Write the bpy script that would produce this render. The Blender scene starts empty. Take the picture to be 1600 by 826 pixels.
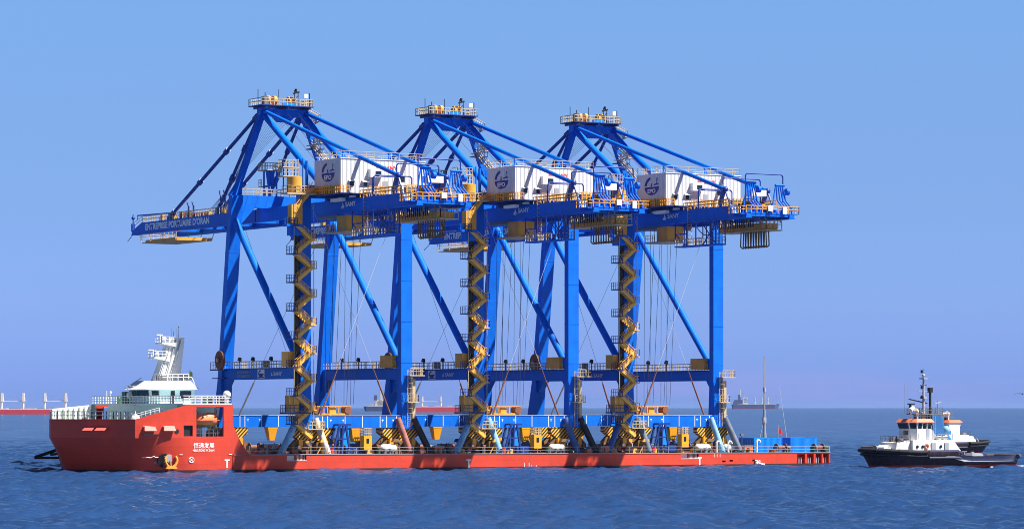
import bpy, bmesh, math, random
import numpy as np
from mathutils import Vector, Matrix
random.seed(7); np.random.seed(7)
SC = bpy.context.scene
COL = SC.collection

# ------------------------------------------------------------------ camera
A = 1.0206                       # angle between the line of sight and the ship's side
F_PX = 5085.4                    # focal length in pixels of a 1600 px wide picture
CAM_H = 9.93
s_, c_ = math.sin(A), math.cos(A)
VIEW = Vector((c_, s_, 0)); RIGHT = Vector((s_, -c_, 0))
CAM = -(VIEW*(F_PX/10) - RIGHT*32.7); CAM.z = CAM_H
cd = bpy.data.cameras.new('camera'); co = bpy.data.objects.new('camera', cd); COL.objects.link(co)
co.location = CAM
co.rotation_euler = (math.pi/2, 0, math.atan2(VIEW.y, VIEW.x) - math.pi/2)
cd.sensor_fit = 'HORIZONTAL'; cd.sensor_width = 36; cd.lens = 36*F_PX/1600
cd.shift_y = (636.0-413)/1600
cd.clip_start = 5; cd.clip_end = 200000
SC.camera = co

# ------------------------------------------------------------------ light
SUN = Vector((0.45, -0.50, 1.0)).normalized()
EL = math.asin(SUN.z)
w = bpy.data.worlds.new('World'); SC.world = w; w.use_nodes = True
nt = w.node_tree; nt.nodes.clear()
out = nt.nodes.new('ShaderNodeOutputWorld'); bg = nt.nodes.new('ShaderNodeBackground')
sky = nt.nodes.new('ShaderNodeTexSky'); sky.sky_type = 'NISHITA'; sky.sun_disc = False
sky.sun_elevation = EL; sky.sun_rotation = math.atan2(SUN.x, SUN.y)
sky.air_density = 1.0; sky.dust_density = 0.3; sky.ozone_density = 3.0; sky.altitude = 0
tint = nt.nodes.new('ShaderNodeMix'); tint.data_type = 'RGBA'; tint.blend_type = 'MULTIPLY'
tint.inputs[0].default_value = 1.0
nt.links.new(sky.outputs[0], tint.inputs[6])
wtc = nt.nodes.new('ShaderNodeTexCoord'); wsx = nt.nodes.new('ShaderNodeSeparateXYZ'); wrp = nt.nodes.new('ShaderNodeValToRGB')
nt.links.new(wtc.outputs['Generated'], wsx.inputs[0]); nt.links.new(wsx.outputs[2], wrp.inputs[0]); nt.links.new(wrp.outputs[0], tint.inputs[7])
STOPS = [(0, (.172,.280,.86)), (.008, (.178,.289,.855)), (.033, (.212,.314,.74)), (.0636, (.235,.33,.63)), (.0943, (.27,.367,.61)), (.1235, (.305,.417,.63)), (.16, (.17,.22,.33)), (.30, (.125,.145,.22)), (1, (.145,.158,.225))]  # upper stops dim the unseen sky dome to control fill on shaded faces
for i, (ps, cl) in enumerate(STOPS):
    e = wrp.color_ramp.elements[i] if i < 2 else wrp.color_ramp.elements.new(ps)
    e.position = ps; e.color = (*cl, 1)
wmp = nt.nodes.new('ShaderNodeMapping'); wmp.inputs['Scale'].default_value = (9, 9, 130); nt.links.new(wtc.outputs['Generated'], wmp.inputs[0])
wnz = nt.nodes.new('ShaderNodeTexNoise'); wnz.inputs['Scale'].default_value = 1.0; wnz.inputs['Detail'].default_value = 5; nt.links.new(wmp.outputs[0], wnz.inputs['Vector'])
wmr = nt.nodes.new('ShaderNodeMapRange'); wmr.inputs[1].default_value = .5; wmr.inputs[2].default_value = .78; wmr.inputs[3].default_value = 0; wmr.inputs[4].default_value = .5; nt.links.new(wnz.outputs[0], wmr.inputs[0])
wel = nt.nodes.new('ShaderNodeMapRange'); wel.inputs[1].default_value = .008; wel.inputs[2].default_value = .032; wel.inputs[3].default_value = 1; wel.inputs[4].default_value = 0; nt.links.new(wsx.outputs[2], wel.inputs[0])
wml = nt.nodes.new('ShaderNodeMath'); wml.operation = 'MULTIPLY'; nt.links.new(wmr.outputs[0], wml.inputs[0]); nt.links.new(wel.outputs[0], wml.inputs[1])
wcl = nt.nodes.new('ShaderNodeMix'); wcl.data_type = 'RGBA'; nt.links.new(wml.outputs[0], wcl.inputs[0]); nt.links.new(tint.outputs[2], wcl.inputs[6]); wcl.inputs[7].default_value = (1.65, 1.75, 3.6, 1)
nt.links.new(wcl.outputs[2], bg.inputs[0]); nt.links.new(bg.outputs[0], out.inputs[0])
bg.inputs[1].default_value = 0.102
sl = bpy.data.lights.new('sun', 'SUN'); so = bpy.data.objects.new('sun', sl); COL.objects.link(so)
sl.energy = 5.0; sl.angle = math.radians(0.53); sl.color = (1, 0.955, 0.88)
so.rotation_euler = SUN.to_track_quat('Z', 'Y').to_euler(); so.location = (0, 0, 200)
SC.view_settings.view_transform = 'Standard'; SC.view_settings.look = 'None'
SC.view_settings.exposure = 1.12; SC.view_settings.gamma = 1.0
SC.cycles.filter_width = 0.95; SC.cycles.volume_bounces = 0; SC.cycles.max_bounces = 6

# ------------------------------------------------------------------ materials
MATS = {}
def paint(name, col, rough=0.45, metal=0.0, var=0.12, scale=0.35, streak=0.0, streak_col=(0.10, 0.045, 0.025), spec=0.4, plates=None):
    m = bpy.data.materials.new(name); m.use_nodes = True
    n = m.node_tree.nodes; l = m.node_tree.links
    b = n['Principled BSDF']; b.inputs['Roughness'].default_value = rough; b.inputs['Metallic'].default_value = metal
    b.inputs['Specular IOR Level'].default_value = spec
    tc = n.new('ShaderNodeTexCoord')
    nz = n.new('ShaderNodeTexNoise'); nz.inputs['Scale'].default_value = scale; nz.inputs['Detail'].default_value = 6
    nz.inputs['Roughness'].default_value = 0.65
    l.new(tc.outputs['Object'], nz.inputs['Vector'])
    mr = n.new('ShaderNodeMapRange'); mr.inputs[1].default_value = 0.3; mr.inputs[2].default_value = 0.7
    mr.inputs[3].default_value = 1-var; mr.inputs[4].default_value = 1+var*0.6
    l.new(nz.outputs[0], mr.inputs[0])
    mx = n.new('ShaderNodeMix'); mx.data_type = 'RGBA'; mx.blend_type = 'MULTIPLY'; mx.inputs[0].default_value = 1
    mx.inputs[6].default_value = (*col, 1); l.new(mr.outputs[0], mx.inputs[7])
    last = mx.outputs[2]
    if streak > 0:
        mp = n.new('ShaderNodeMapping'); mp.inputs['Scale'].default_value = (1.6, 1.6, 0.10)
        l.new(tc.outputs['Object'], mp.inputs[0])
        n2 = n.new('ShaderNodeTexNoise'); n2.inputs['Scale'].default_value = 1.0; n2.inputs['Detail'].default_value = 5
        l.new(mp.outputs[0], n2.inputs['Vector'])
        r2 = n.new('ShaderNodeMapRange'); r2.inputs[1].default_value = 0.52; r2.inputs[2].default_value = 0.75
        r2.inputs[3].default_value = 0; r2.inputs[4].default_value = streak
        l.new(n2.outputs[0], r2.inputs[0])
        m2 = n.new('ShaderNodeMix'); m2.data_type = 'RGBA'; l.new(r2.outputs[0], m2.inputs[0])
        l.new(last, m2.inputs[6]); m2.inputs[7].default_value = (*streak_col, 1); last = m2.outputs[2]
    if plates:
        sp = n.new('ShaderNodeSeparateXYZ'); cb = n.new('ShaderNodeCombineXYZ'); l.new(tc.outputs['Object'], sp.inputs[0])
        ay = n.new('ShaderNodeMath'); l.new(sp.outputs[0], ay.inputs[0]); l.new(sp.outputs[1], ay.inputs[1])
        l.new(ay.outputs[0], cb.inputs[0]); l.new(sp.outputs[2], cb.inputs[1])
        br = n.new('ShaderNodeTexBrick'); br.inputs['Scale'].default_value = 1.0; br.inputs['Brick Width'].default_value = plates[0]; br.inputs['Row Height'].default_value = plates[1]
        br.inputs['Mortar Size'].default_value = 0.035; br.inputs['Mortar Smooth'].default_value = 0.6
        br.inputs['Color1'].default_value = (1,1,1,1); br.inputs['Color2'].default_value = (.86,.86,.86,1); br.inputs['Mortar'].default_value = (.66,.62,.6,1)
        l.new(cb.outputs[0], br.inputs['Vector'])
        m3 = n.new('ShaderNodeMix'); m3.data_type = 'RGBA'; m3.blend_type = 'MULTIPLY'; m3.inputs[0].default_value = plates[2]
        l.new(last, m3.inputs[6]); l.new(br.outputs[0], m3.inputs[7]); last = m3.outputs[2]
        bp = n.new('ShaderNodeBump'); bp.inputs['Distance'].default_value = 0.10; bp.inputs['Strength'].default_value = plates[3]
        n4 = n.new('ShaderNodeTexNoise'); n4.inputs['Scale'].default_value = 0.55; n4.inputs['Detail'].default_value = 2; l.new(tc.outputs['Object'], n4.inputs['Vector'])
        l.new(n4.outputs[0], bp.inputs['Height']); l.new(bp.outputs[0], b.inputs['Normal'])
    l.new(last, b.inputs['Base Color'])
    rr = n.new('ShaderNodeMapRange'); rr.inputs[3].default_value = max(0.05, rough-0.1); rr.inputs[4].default_value = rough+0.12
    l.new(nz.outputs[0], rr.inputs[0]); l.new(rr.outputs[0], b.inputs['Roughness'])
    MATS[name] = m
    return m
paint('crane_blue', (0.002, 0.150, 0.72), 0.5, var=0.16, scale=0.3, spec=0.18, streak=0.30, streak_col=(0.015, 0.06, 0.22), plates=(5.0, 3.0, .45, .15))
paint('dark_blue', (0.008, 0.035, 0.20), 0.45)
paint('stay_blue', (0.010, 0.050, 0.30), 0.4)
paint('yellow', (0.78, 0.36, 0.04), 0.5, var=0.2, scale=0.8)
paint('stair_gold', (0.90, 0.47, 0.075), 0.5, var=0.2, scale=0.8)
paint('bogie_brown', (0.20, 0.11, 0.035), 0.6, var=0.4, scale=1.5)
paint('cab_yellow', (0.84, 0.37, 0.015), 0.45, var=0.1)
paint('galvanised', (0.56, 0.43, 0.25), 0.55, var=0.2)
paint('white', (0.80, 0.80, 0.78), 0.45, var=0.05, streak=0.12, streak_col=(0.5, 0.4, 0.3))
paint('white_mark', (0.85, 0.85, 0.83), 0.5, var=0.03)
paint('pale_blue', (0.55, 0.70, 0.72), 0.45, var=0.06, streak=0.15, streak_col=(0.4, 0.35, 0.28))
paint('ship_red', (0.64, 0.052, 0.022), 0.5, var=0.16, scale=0.22, streak=0.55, streak_col=(0.36, 0.07, 0.045), plates=(6.0, 1.4, .55, .6))
paint('bow_red', (0.64, 0.052, 0.022), 0.5, var=0.16, scale=0.22, streak=0.35, streak_col=(0.38, 0.06, 0.04), plates=(4.5, 1.3, .5, .5))
paint('hood_red', (0.80, 0.14, 0.11), 0.5)
paint('boot_dark', (0.035, 0.022, 0.024), 0.5, var=0.3, scale=0.8)
paint('deck', (0.16, 0.10, 0.08), 0.7, var=0.4, scale=0.6)
paint('dark', (0.014, 0.014, 0.018), 0.5)
paint('steel', (0.16, 0.16, 0.17), 0.45, var=0.25, scale=1.2)
paint('rope', (0.035, 0.038, 0.06), 0.6)
paint('wire', (0.62, 0.62, 0.62), 0.5)
paint('rust', (0.24, 0.085, 0.045), 0.7, var=0.4, scale=1.5)
paint('orange', (0.85, 0.20, 0.035), 0.45, var=0.12)
paint('anchor_orange', (0.85, 0.34, 0.05), 0.5, var=0.2, scale=2)
paint('lifeboat_orange', (0.82, 0.24, 0.09), 0.45, var=0.1)
paint('tan', (0.72, 0.55, 0.34), 0.5, var=0.15)
paint('green', (0.03, 0.13, 0.075), 0.5)
paint('strut_light_blue', (0.23, 0.46, 0.66), 0.5, var=0.2, scale=0.8, streak=0.3)
paint('strut_cream', (0.66, 0.58, 0.44), 0.55, var=0.2, scale=0.8, streak=0.35)
paint('strut_brown', (0.36, 0.13, 0.10), 0.6, var=0.3, scale=0.8, streak=0.3)
paint('strut_black', (0.030, 0.028, 0.034), 0.5, var=0.3)
paint('strut_navy', (0.05, 0.12, 0.33), 0.5, var=0.2, streak=0.2)
paint('strut_grey', (0.15, 0.18, 0.23), 0.5, var=0.25, scale=0.8, streak=0.2)
paint('container_blue', (0.004, 0.24, 0.82), 0.45, var=0.1, streak=0.15)
paint('flag_red', (0.75, 0.03, 0.03), 0.7)
paint('emblem_blue', (0.004, 0.022, 0.27), 0.5, var=0.03)
paint('letter_red', (0.70, 0.05, 0.04), 0.5, var=0.03)
paint('tug_hull', (0.026, 0.018, 0.028), 0.6, spec=0.15, var=0.3, scale=0.6, streak=0.5, streak_col=(0.085, 0.06, 0.065))
paint('tug_bulwark', (0.10, 0.115, 0.20), 0.5, var=0.2, scale=0.6, streak=0.3, streak_col=(0.16, 0.12, 0.10))
paint('tug_white', (0.70, 0.70, 0.69), 0.5, var=0.1, scale=0.8, streak=0.45, streak_col=(0.34, 0.24, 0.17))
paint('tug_red', (0.36, 0.035, 0.028), 0.5, var=0.2)
paint('tug_orange', (0.70, 0.16, 0.06), 0.5)
paint('funnel_blue', (0.02, 0.10, 0.27), 0.45)
paint('fender', (0.016, 0.016, 0.022), 0.8, var=0.3)
paint('tyre_grey', (0.07, 0.07, 0.09), 0.7, var=0.3)
paint('far_red', (0.66, 0.065, 0.07), 0.6, var=0.06, scale=0.05)
paint('far_navy', (0.06, 0.075, 0.17), 0.6, var=0.1, scale=0.05)
paint('far_white', (0.72, 0.70, 0.64), 0.6, var=0.06)
paint('far_grey', (0.33, 0.34, 0.38), 0.6, var=0.1)
paint('cream', (0.70, 0.60, 0.42), 0.6)
paint('foam', (0.75, 0.82, 0.88), 0.8, var=0.2, scale=3)
paint('bird_grey', (0.10, 0.10, 0.12), 0.8)
paint('light_green', (0.45, 0.55, 0.10), 0.5)
def glass(name):
    m = bpy.data.materials.new(name); m.use_nodes = True
    b = m.node_tree.nodes['Principled BSDF']; b.inputs['Base Color'].default_value = (0.012, 0.018, 0.028, 1)
    b.inputs['Roughness'].default_value = 0.08; MATS[name] = m
glass('glass')
def hazard():
    m = bpy.data.materials.new('hazard'); m.use_nodes = True; n = m.node_tree.nodes; l = m.node_tree.links
    b = n['Principled BSDF']; b.inputs['Roughness'].default_value = 0.5
    tc = n.new('ShaderNodeTexCoord'); sx = n.new('ShaderNodeSeparateXYZ'); l.new(tc.outputs['Object'], sx.inputs[0])
    ad = n.new('ShaderNodeMath'); ad.operation = 'SUBTRACT'; l.new(sx.outputs[0], ad.inputs[0]); l.new(sx.outputs[2], ad.inputs[1])
    a2 = n.new('ShaderNodeMath'); a2.operation = 'MULTIPLY'; a2.inputs[1].default_value = 1.55; l.new(ad.outputs[0], a2.inputs[0])
    fr = n.new('ShaderNodeMath'); fr.operation = 'FRACT'; l.new(a2.outputs[0], fr.inputs[0])
    gt = n.new('ShaderNodeMath'); gt.operation = 'GREATER_THAN'; gt.inputs[1].default_value = 0.5; l.new(fr.outputs[0], gt.inputs[0])
    mx = n.new('ShaderNodeMix'); mx.data_type = 'RGBA'; l.new(gt.outputs[0], mx.inputs[0])
    mx.inputs[6].default_value = (0.80, 0.42, 0.03, 1); mx.inputs[7].default_value = (0.02, 0.018, 0.018, 1)
    l.new(mx.outputs[2], b.inputs['Base Color']); MATS['hazard'] = m
hazard()
def ribbed():                     # profiled white sheet of the machinery house
    m = paint('ribbed_white', (0.66, 0.66, 0.66), 0.45, var=0.05, streak=0.10, streak_col=(0.55, 0.48, 0.4))
    n = m.node_tree.nodes; l = m.node_tree.links; b = n['Principled BSDF']
    tc = n.new('ShaderNodeTexCoord'); sx = n.new('ShaderNodeSeparateXYZ'); l.new(tc.outputs['Object'], sx.inputs[0])
    ad = n.new('ShaderNodeMath'); l.new(sx.outputs[0], ad.inputs[0]); l.new(sx.outputs[1], ad.inputs[1])
    a2 = n.new('ShaderNodeMath'); a2.operation = 'MULTIPLY'; a2.inputs[1].default_value = 8.5; l.new(ad.outputs[0], a2.inputs[0])
    sn = n.new('ShaderNodeMath'); sn.operation = 'SINE'; l.new(a2.outputs[0], sn.inputs[0])
    bp = n.new('ShaderNodeBump'); bp.inputs['Distance'].default_value = 0.06; bp.inputs['Strength'].default_value = 0.8
    l.new(sn.outputs[0], bp.inputs['Height']); l.new(bp.outputs[0], b.inputs['Normal'])
ribbed()

# ------------------------------------------------------------------ mesh helpers
class MB:
    def __init__(self): self.v = []; self.f = []; self.s = []
    def add(self, vs, fs, smooth=False):
        o = len(self.v); self.v += [tuple(p) for p in vs]
        for f in fs: self.f.append(tuple(i+o for i in f)); self.s.append(smooth)
        return self
    def box(self, x0, x1, y0, y1, z0, z1):
        vs = [(x0,y0,z0),(x1,y0,z0),(x1,y1,z0),(x0,y1,z0),(x0,y0,z1),(x1,y0,z1),(x1,y1,z1),(x0,y1,z1)]
        return self.add(vs, [(3,2,1,0),(4,5,6,7),(0,1,5,4),(1,2,6,5),(2,3,7,6),(3,0,4,7)])
    def frus(self, q0, q1):       # two rings of equal length -> closed prism
        n = len(q0)
        fs = [tuple(range(n-1,-1,-1)), tuple(range(n, 2*n))]
        fs += [(i, (i+1) % n, n+(i+1) % n, n+i) for i in range(n)]
        return self.add(list(q0)+list(q1), fs)
    def bar(self, p, q, w, h=None, up=(0,0,1)):
        h = h or w; p = Vector(p); q = Vector(q); d = (q-p).normalized(); u = Vector(up)
        if abs(d.dot(u)) > 0.98: u = Vector((0,1,0))
        sd = d.cross(u).normalized(); u = sd.cross(d).normalized()
        r = [sd*(-w/2)-u*(h/2), sd*(w/2)-u*(h/2), sd*(w/2)+u*(h/2), sd*(-w/2)+u*(h/2)]
        return self.frus([p+k for k in r], [q+k for k in r])
    def tube(self, p, q, r, n=10, r2=None, cap=True):
        p = Vector(p); q = Vector(q); d = (q-p).normalized(); u = Vector((0,0,1))
        if abs(d.dot(u)) > 0.98: u = Vector((0,1,0))
        a = d.cross(u).normalized(); b = a.cross(d).normalized(); r2 = r if r2 is None else r2
        c = [a*math.cos(2*math.pi*i/n)+b*math.sin(2*math.pi*i/n) for i in range(n)]
        vs = [p+k*r for k in c]+[q+k*r2 for k in c]
        self.add(vs, [((i+1) % n, i, n+i, n+(i+1) % n) for i in range(n)], True)
        if cap: self.add(vs, [tuple(range(n)), tuple(range(2*n-1, n-1, -1))])
        return self
    def path(self, pts, r, n=6):
        for a, b in zip(pts, pts[1:]): self.tube(a, b, r, n)
        return self
    def ball(self, c, r, nu=10, nv=7, sz=1.0):
        c = Vector(c); vs = []; fs = []
        for j in range(nv+1):
            t = math.pi*j/nv
            for i in range(nu):
                a = 2*math.pi*i/nu; vs.append(c+Vector((r*math.sin(t)*math.cos(a), r*math.sin(t)*math.sin(a), r*sz*math.cos(t))))
        for j in range(nv):
            for i in range(nu): fs.append((j*nu+i, (j+1)*nu+i, (j+1)*nu+(i+1) % nu, j*nu+(i+1) % nu))
        return self.add(vs, fs, True)
    def rail(self, pts, h=1.1, gap=1.3, r=0.036, rails=(1.0, 0.55)):
        for a, b in zip(pts, pts[1:]):
            a = Vector(a); b = Vector(b); L = (b-a).length; n = max(1, round(L/gap))
            for i in range(n+1):
                p = a.lerp(b, i/n); self.box(p.x-r, p.x+r, p.y-r, p.y+r, p.z, p.z+h)
            for k in rails: self.bar(a+Vector((0,0,h*k)), b+Vector((0,0,h*k)), 2*r, 2*r)
        return self
    def loft(self, rings, closed=False, smooth=True):
        n = len(rings[0]); vs = [p for r in rings for p in r]; fs = []
        for j in range(len(rings)-1):
            for i in range(n if closed else n-1):
                fs.append((j*n+i, j*n+(i+1) % n, (j+1)*n+(i+1) % n, (j+1)*n+i))
        return self.add(vs, fs, smooth)
    def build(self, name, mat, parent=None, org=(0,0,0), loc=None, label=None):
        me = bpy.data.meshes.new(name); o = Vector(org)
        me.from_pydata([tuple(Vector(p)-o) for p in self.v], [], self.f); me.materials.append(MATS[mat])
        me.polygons.foreach_set('use_smooth', self.s)
        bm = bmesh.new(); bm.from_mesh(me); bmesh.ops.recalc_face_normals(bm, faces=bm.faces); bm.to_mesh(me); bm.free()
        ob = bpy.data.objects.new(name, me); COL.objects.link(ob)
        if parent is not None: ob.parent = parent
        if loc is not None: ob.location = loc
        if label: ob['label'] = label
        return ob
def thing(name, label, cat, loc=(0,0,0), rz=0, group=None):
    o = bpy.data.objects.new(name, None); COL.objects.link(o); o.location = loc; o.rotation_euler = (0,0,rz)
    o['label'] = label; o['category'] = cat
    if group: o['group'] = group
    return o
def tag(o, label, cat, group=None):
    o['label'] = label; o['category'] = cat
    if group: o['group'] = group
    return o
def copy_tree(o, parent=None):
    c = o.copy(); COL.objects.link(c); c.parent = parent
    for ch in list(o.children): copy_tree(ch, c)
    return c
def lettering(body, origin, xdir, updir, width, height, mat, name='lettering', parent=None, org=(0,0,0), thick=1.0):
    cu = bpy.data.curves.new('t', 'FONT'); cu.body = body; cu.size = 1; cu.offset = 0.012*thick
    ob = bpy.data.objects.new('t', cu); COL.objects.link(ob)
    dg = bpy.context.evaluated_depsgraph_get(); me = bpy.data.meshes.new_from_object(ob.evaluated_get(dg))
    bpy.data.objects.remove(ob)
    vs = np.array([v.co[:] for v in me.vertices]) if len(me.vertices) else np.zeros((1,3))
    lo = vs.min(0); hi = vs.max(0); xd = Vector(xdir).normalized(); ud = Vector(updir).normalized(); og = Vector(origin)-Vector(org)
    for v in me.vertices:
        u = (v.co.x-lo[0])/max(1e-6, hi[0]-lo[0])*width; t = (v.co.y-lo[1])/max(1e-6, hi[1]-lo[1])*height
        v.co = og+xd*u+ud*t
    me.name = name; me.materials.clear(); me.materials.append(MATS[mat])
    o = bpy.data.objects.new(name, me); COL.objects.link(o)
    if parent is not None: o.parent = parent
    return o
def ellipse(c, xd, ud, rx, ry, a0=0, a1=360, n=28):
    c = Vector(c); xd = Vector(xd); ud = Vector(ud)
    return [c+xd*rx*math.cos(math.radians(a0+(a1-a0)*i/n))+ud*ry*math.sin(math.radians(a0+(a1-a0)*i/n)) for i in range(n+1)]

# ------------------------------------------------------------------ sea
def sea():
    far = 60000.0
    d = list(np.geomspace(25, 235, 50)[:-1]); x = 235.0
    while x < far:
        d.append(x); x += 0.55 if x < 560 else 0.55+(x-560)*0.006
    d.append(far); d = np.array(d)
    th = np.concatenate([np.linspace(-40, -13, 24)[:-1], np.linspace(-13, 13, 540), np.linspace(13, 40, 24)[1:]])
    T = np.tan(np.radians(th)); D, TT = np.meshgrid(d, T, indexing='ij'); U = D*TT
    X = CAM.x+VIEW.x*D+RIGHT.x*U; Y = CAM.y+VIEW.y*D+RIGHT.y*U; Z = np.zeros_like(X)
    dd = np.gradient(d)[:, None]; du = D*np.radians(26/540)
    rng = np.random.RandomState(3)
    wind = math.radians(-70)
    for k in range(90):
        lam = 1.0*(12/1.0)**(rng.rand()**1.15); a = wind+rng.normal(0, 0.7)
        amp = 0.0125*lam**0.66*(0.3+rng.rand())
        fade = np.clip((lam/np.maximum(dd, du)-1.8)/1.6, 0, 1)
        ph = (X*math.cos(a)+Y*math.sin(a))*2*math.pi/lam+rng.rand()*6.28
        Z += fade*amp*(np.sin(ph)+0.22*np.sin(2*ph+0.4))
    nr, nc = X.shape
    me = bpy.data.meshes.new('sea'); me.vertices.add(nr*nc)
    me.vertices.foreach_set('co', np.stack([X, Y, Z], -1).astype(np.float32).ravel())
    idx = np.arange(nr*nc).reshape(nr, nc)
    q = np.stack([idx[:-1,:-1], idx[:-1,1:], idx[1:,1:], idx[1:,:-1]], -1).reshape(-1, 4)
    me.loops.add(q.size); me.loops.foreach_set('vertex_index', q.ravel().astype(np.int32))
    me.polygons.add(len(q)); me.polygons.foreach_set('loop_start', np.arange(0, q.size, 4, dtype=np.int32))
    me.polygons.foreach_set('use_smooth', np.ones(len(q), bool))
    me.update(calc_edges=True)
    m = bpy.data.materials.new('sea_water'); m.use_nodes = True; n = m.node_tree.nodes; l = m.node_tree.links
    n.remove(n['Principled BSDF']); mo = n['Material Output']
    df = n.new('ShaderNodeBsdfDiffuse'); gl = n.new('ShaderNodeBsdfAnisotropic'); gl.inputs['Roughness'].default_value = 0.12
    tc = n.new('ShaderNodeTexCoord')
    nz = n.new('ShaderNodeTexNoise'); nz.inputs['Scale'].default_value = 0.85; nz.inputs['Detail'].default_value = 6; nz.inputs['Roughness'].default_value = 0.62
    l.new(tc.outputs['Object'], nz.inputs['Vector'])
    bp = n.new('ShaderNodeBump'); bp.inputs['Distance'].default_value = 0.09; bp.inputs['Strength'].default_value = 1.0
    l.new(nz.outputs[0], bp.inputs['Height']); l.new(bp.outputs[0], gl.inputs['Normal']); l.new(bp.outputs[0], df.inputs['Normal'])
    n2 = n.new('ShaderNodeTexNoise'); n2.inputs['Scale'].default_value = 0.012; n2.inputs['Detail'].default_value = 4
    l.new(tc.outputs['Object'], n2.inputs['Vector'])
    rp = n.new('ShaderNodeValToRGB'); l.new(n2.outputs[0], rp.inputs[0])
    rp.color_ramp.elements[0].position = 0.35; rp.color_ramp.elements[1].position = 0.7
    rp.color_ramp.elements[0].color = (0.013, 0.042, 0.125, 1); rp.color_ramp.elements[1].color = (0.018, 0.052, 0.148, 1)
    l.new(rp.outputs[0], df.inputs['Color'])
    fr = n.new('ShaderNodeFresnel'); fr.inputs['IOR'].default_value = 1.333; l.new(bp.outputs[0], fr.inputs['Normal'])
    cp = n.new('ShaderNodeMath'); cp.operation = 'MINIMUM'; cp.inputs[1].default_value = 0.52; l.new(fr.outputs[0], cp.inputs[0])
    n3 = n.new('ShaderNodeTexNoise'); n3.inputs['Scale'].default_value = 0.045; n3.inputs['Detail'].default_value = 9; n3.inputs['Roughness'].default_value = 0.72; l.new(tc.outputs['Object'], n3.inputs['Vector'])
    m3 = n.new('ShaderNodeMapRange'); m3.inputs[1].default_value = 0.36; m3.inputs[2].default_value = 0.66; m3.inputs[3].default_value = 0.55; m3.inputs[4].default_value = 1.4; l.new(n3.outputs[0], m3.inputs[0])
    c2 = n.new('ShaderNodeMath'); c2.operation = 'MULTIPLY'; l.new(cp.outputs[0], c2.inputs[0]); l.new(m3.outputs[0], c2.inputs[1]); cp = c2
    mx = n.new('ShaderNodeMixShader'); l.new(cp.outputs[0], mx.inputs[0]); l.new(df.outputs[0], mx.inputs[1]); l.new(gl.outputs[0], mx.inputs[2]); l.new(mx.outputs[0], mo.inputs[0])
    me.materials.append(m)
    o = bpy.data.objects.new('sea', me); COL.objects.link(o); o['kind'] = 'structure'
sea()
def haze():
    mb = MB(); R = 61000.0
    pts = [CAM+VIEW*a+RIGHT*b for a, b in ((-400, -52000), (-400, 52000), (R, 52000), (R, -52000))]
    mb.frus([(p.x, p.y, -3) for p in pts], [(p.x, p.y, 75) for p in pts])
    m = bpy.data.materials.new('haze_air'); m.use_nodes = True; n = m.node_tree.nodes; n.clear()
    o = n.new('ShaderNodeOutputMaterial'); v = n.new('ShaderNodeVolumePrincipled')
    v.inputs['Color'].default_value = (0.34, 0.54, 1.0, 1); v.inputs['Density'].default_value = HAZE; v.inputs['Anisotropy'].default_value = 0.2
    m.node_tree.links.new(v.outputs[0], o.inputs['Volume']); MATS['haze'] = m
    h = mb.build('haze', 'haze'); h['kind'] = 'stuff'
HAZE = 1.3e-5
haze()

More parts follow.
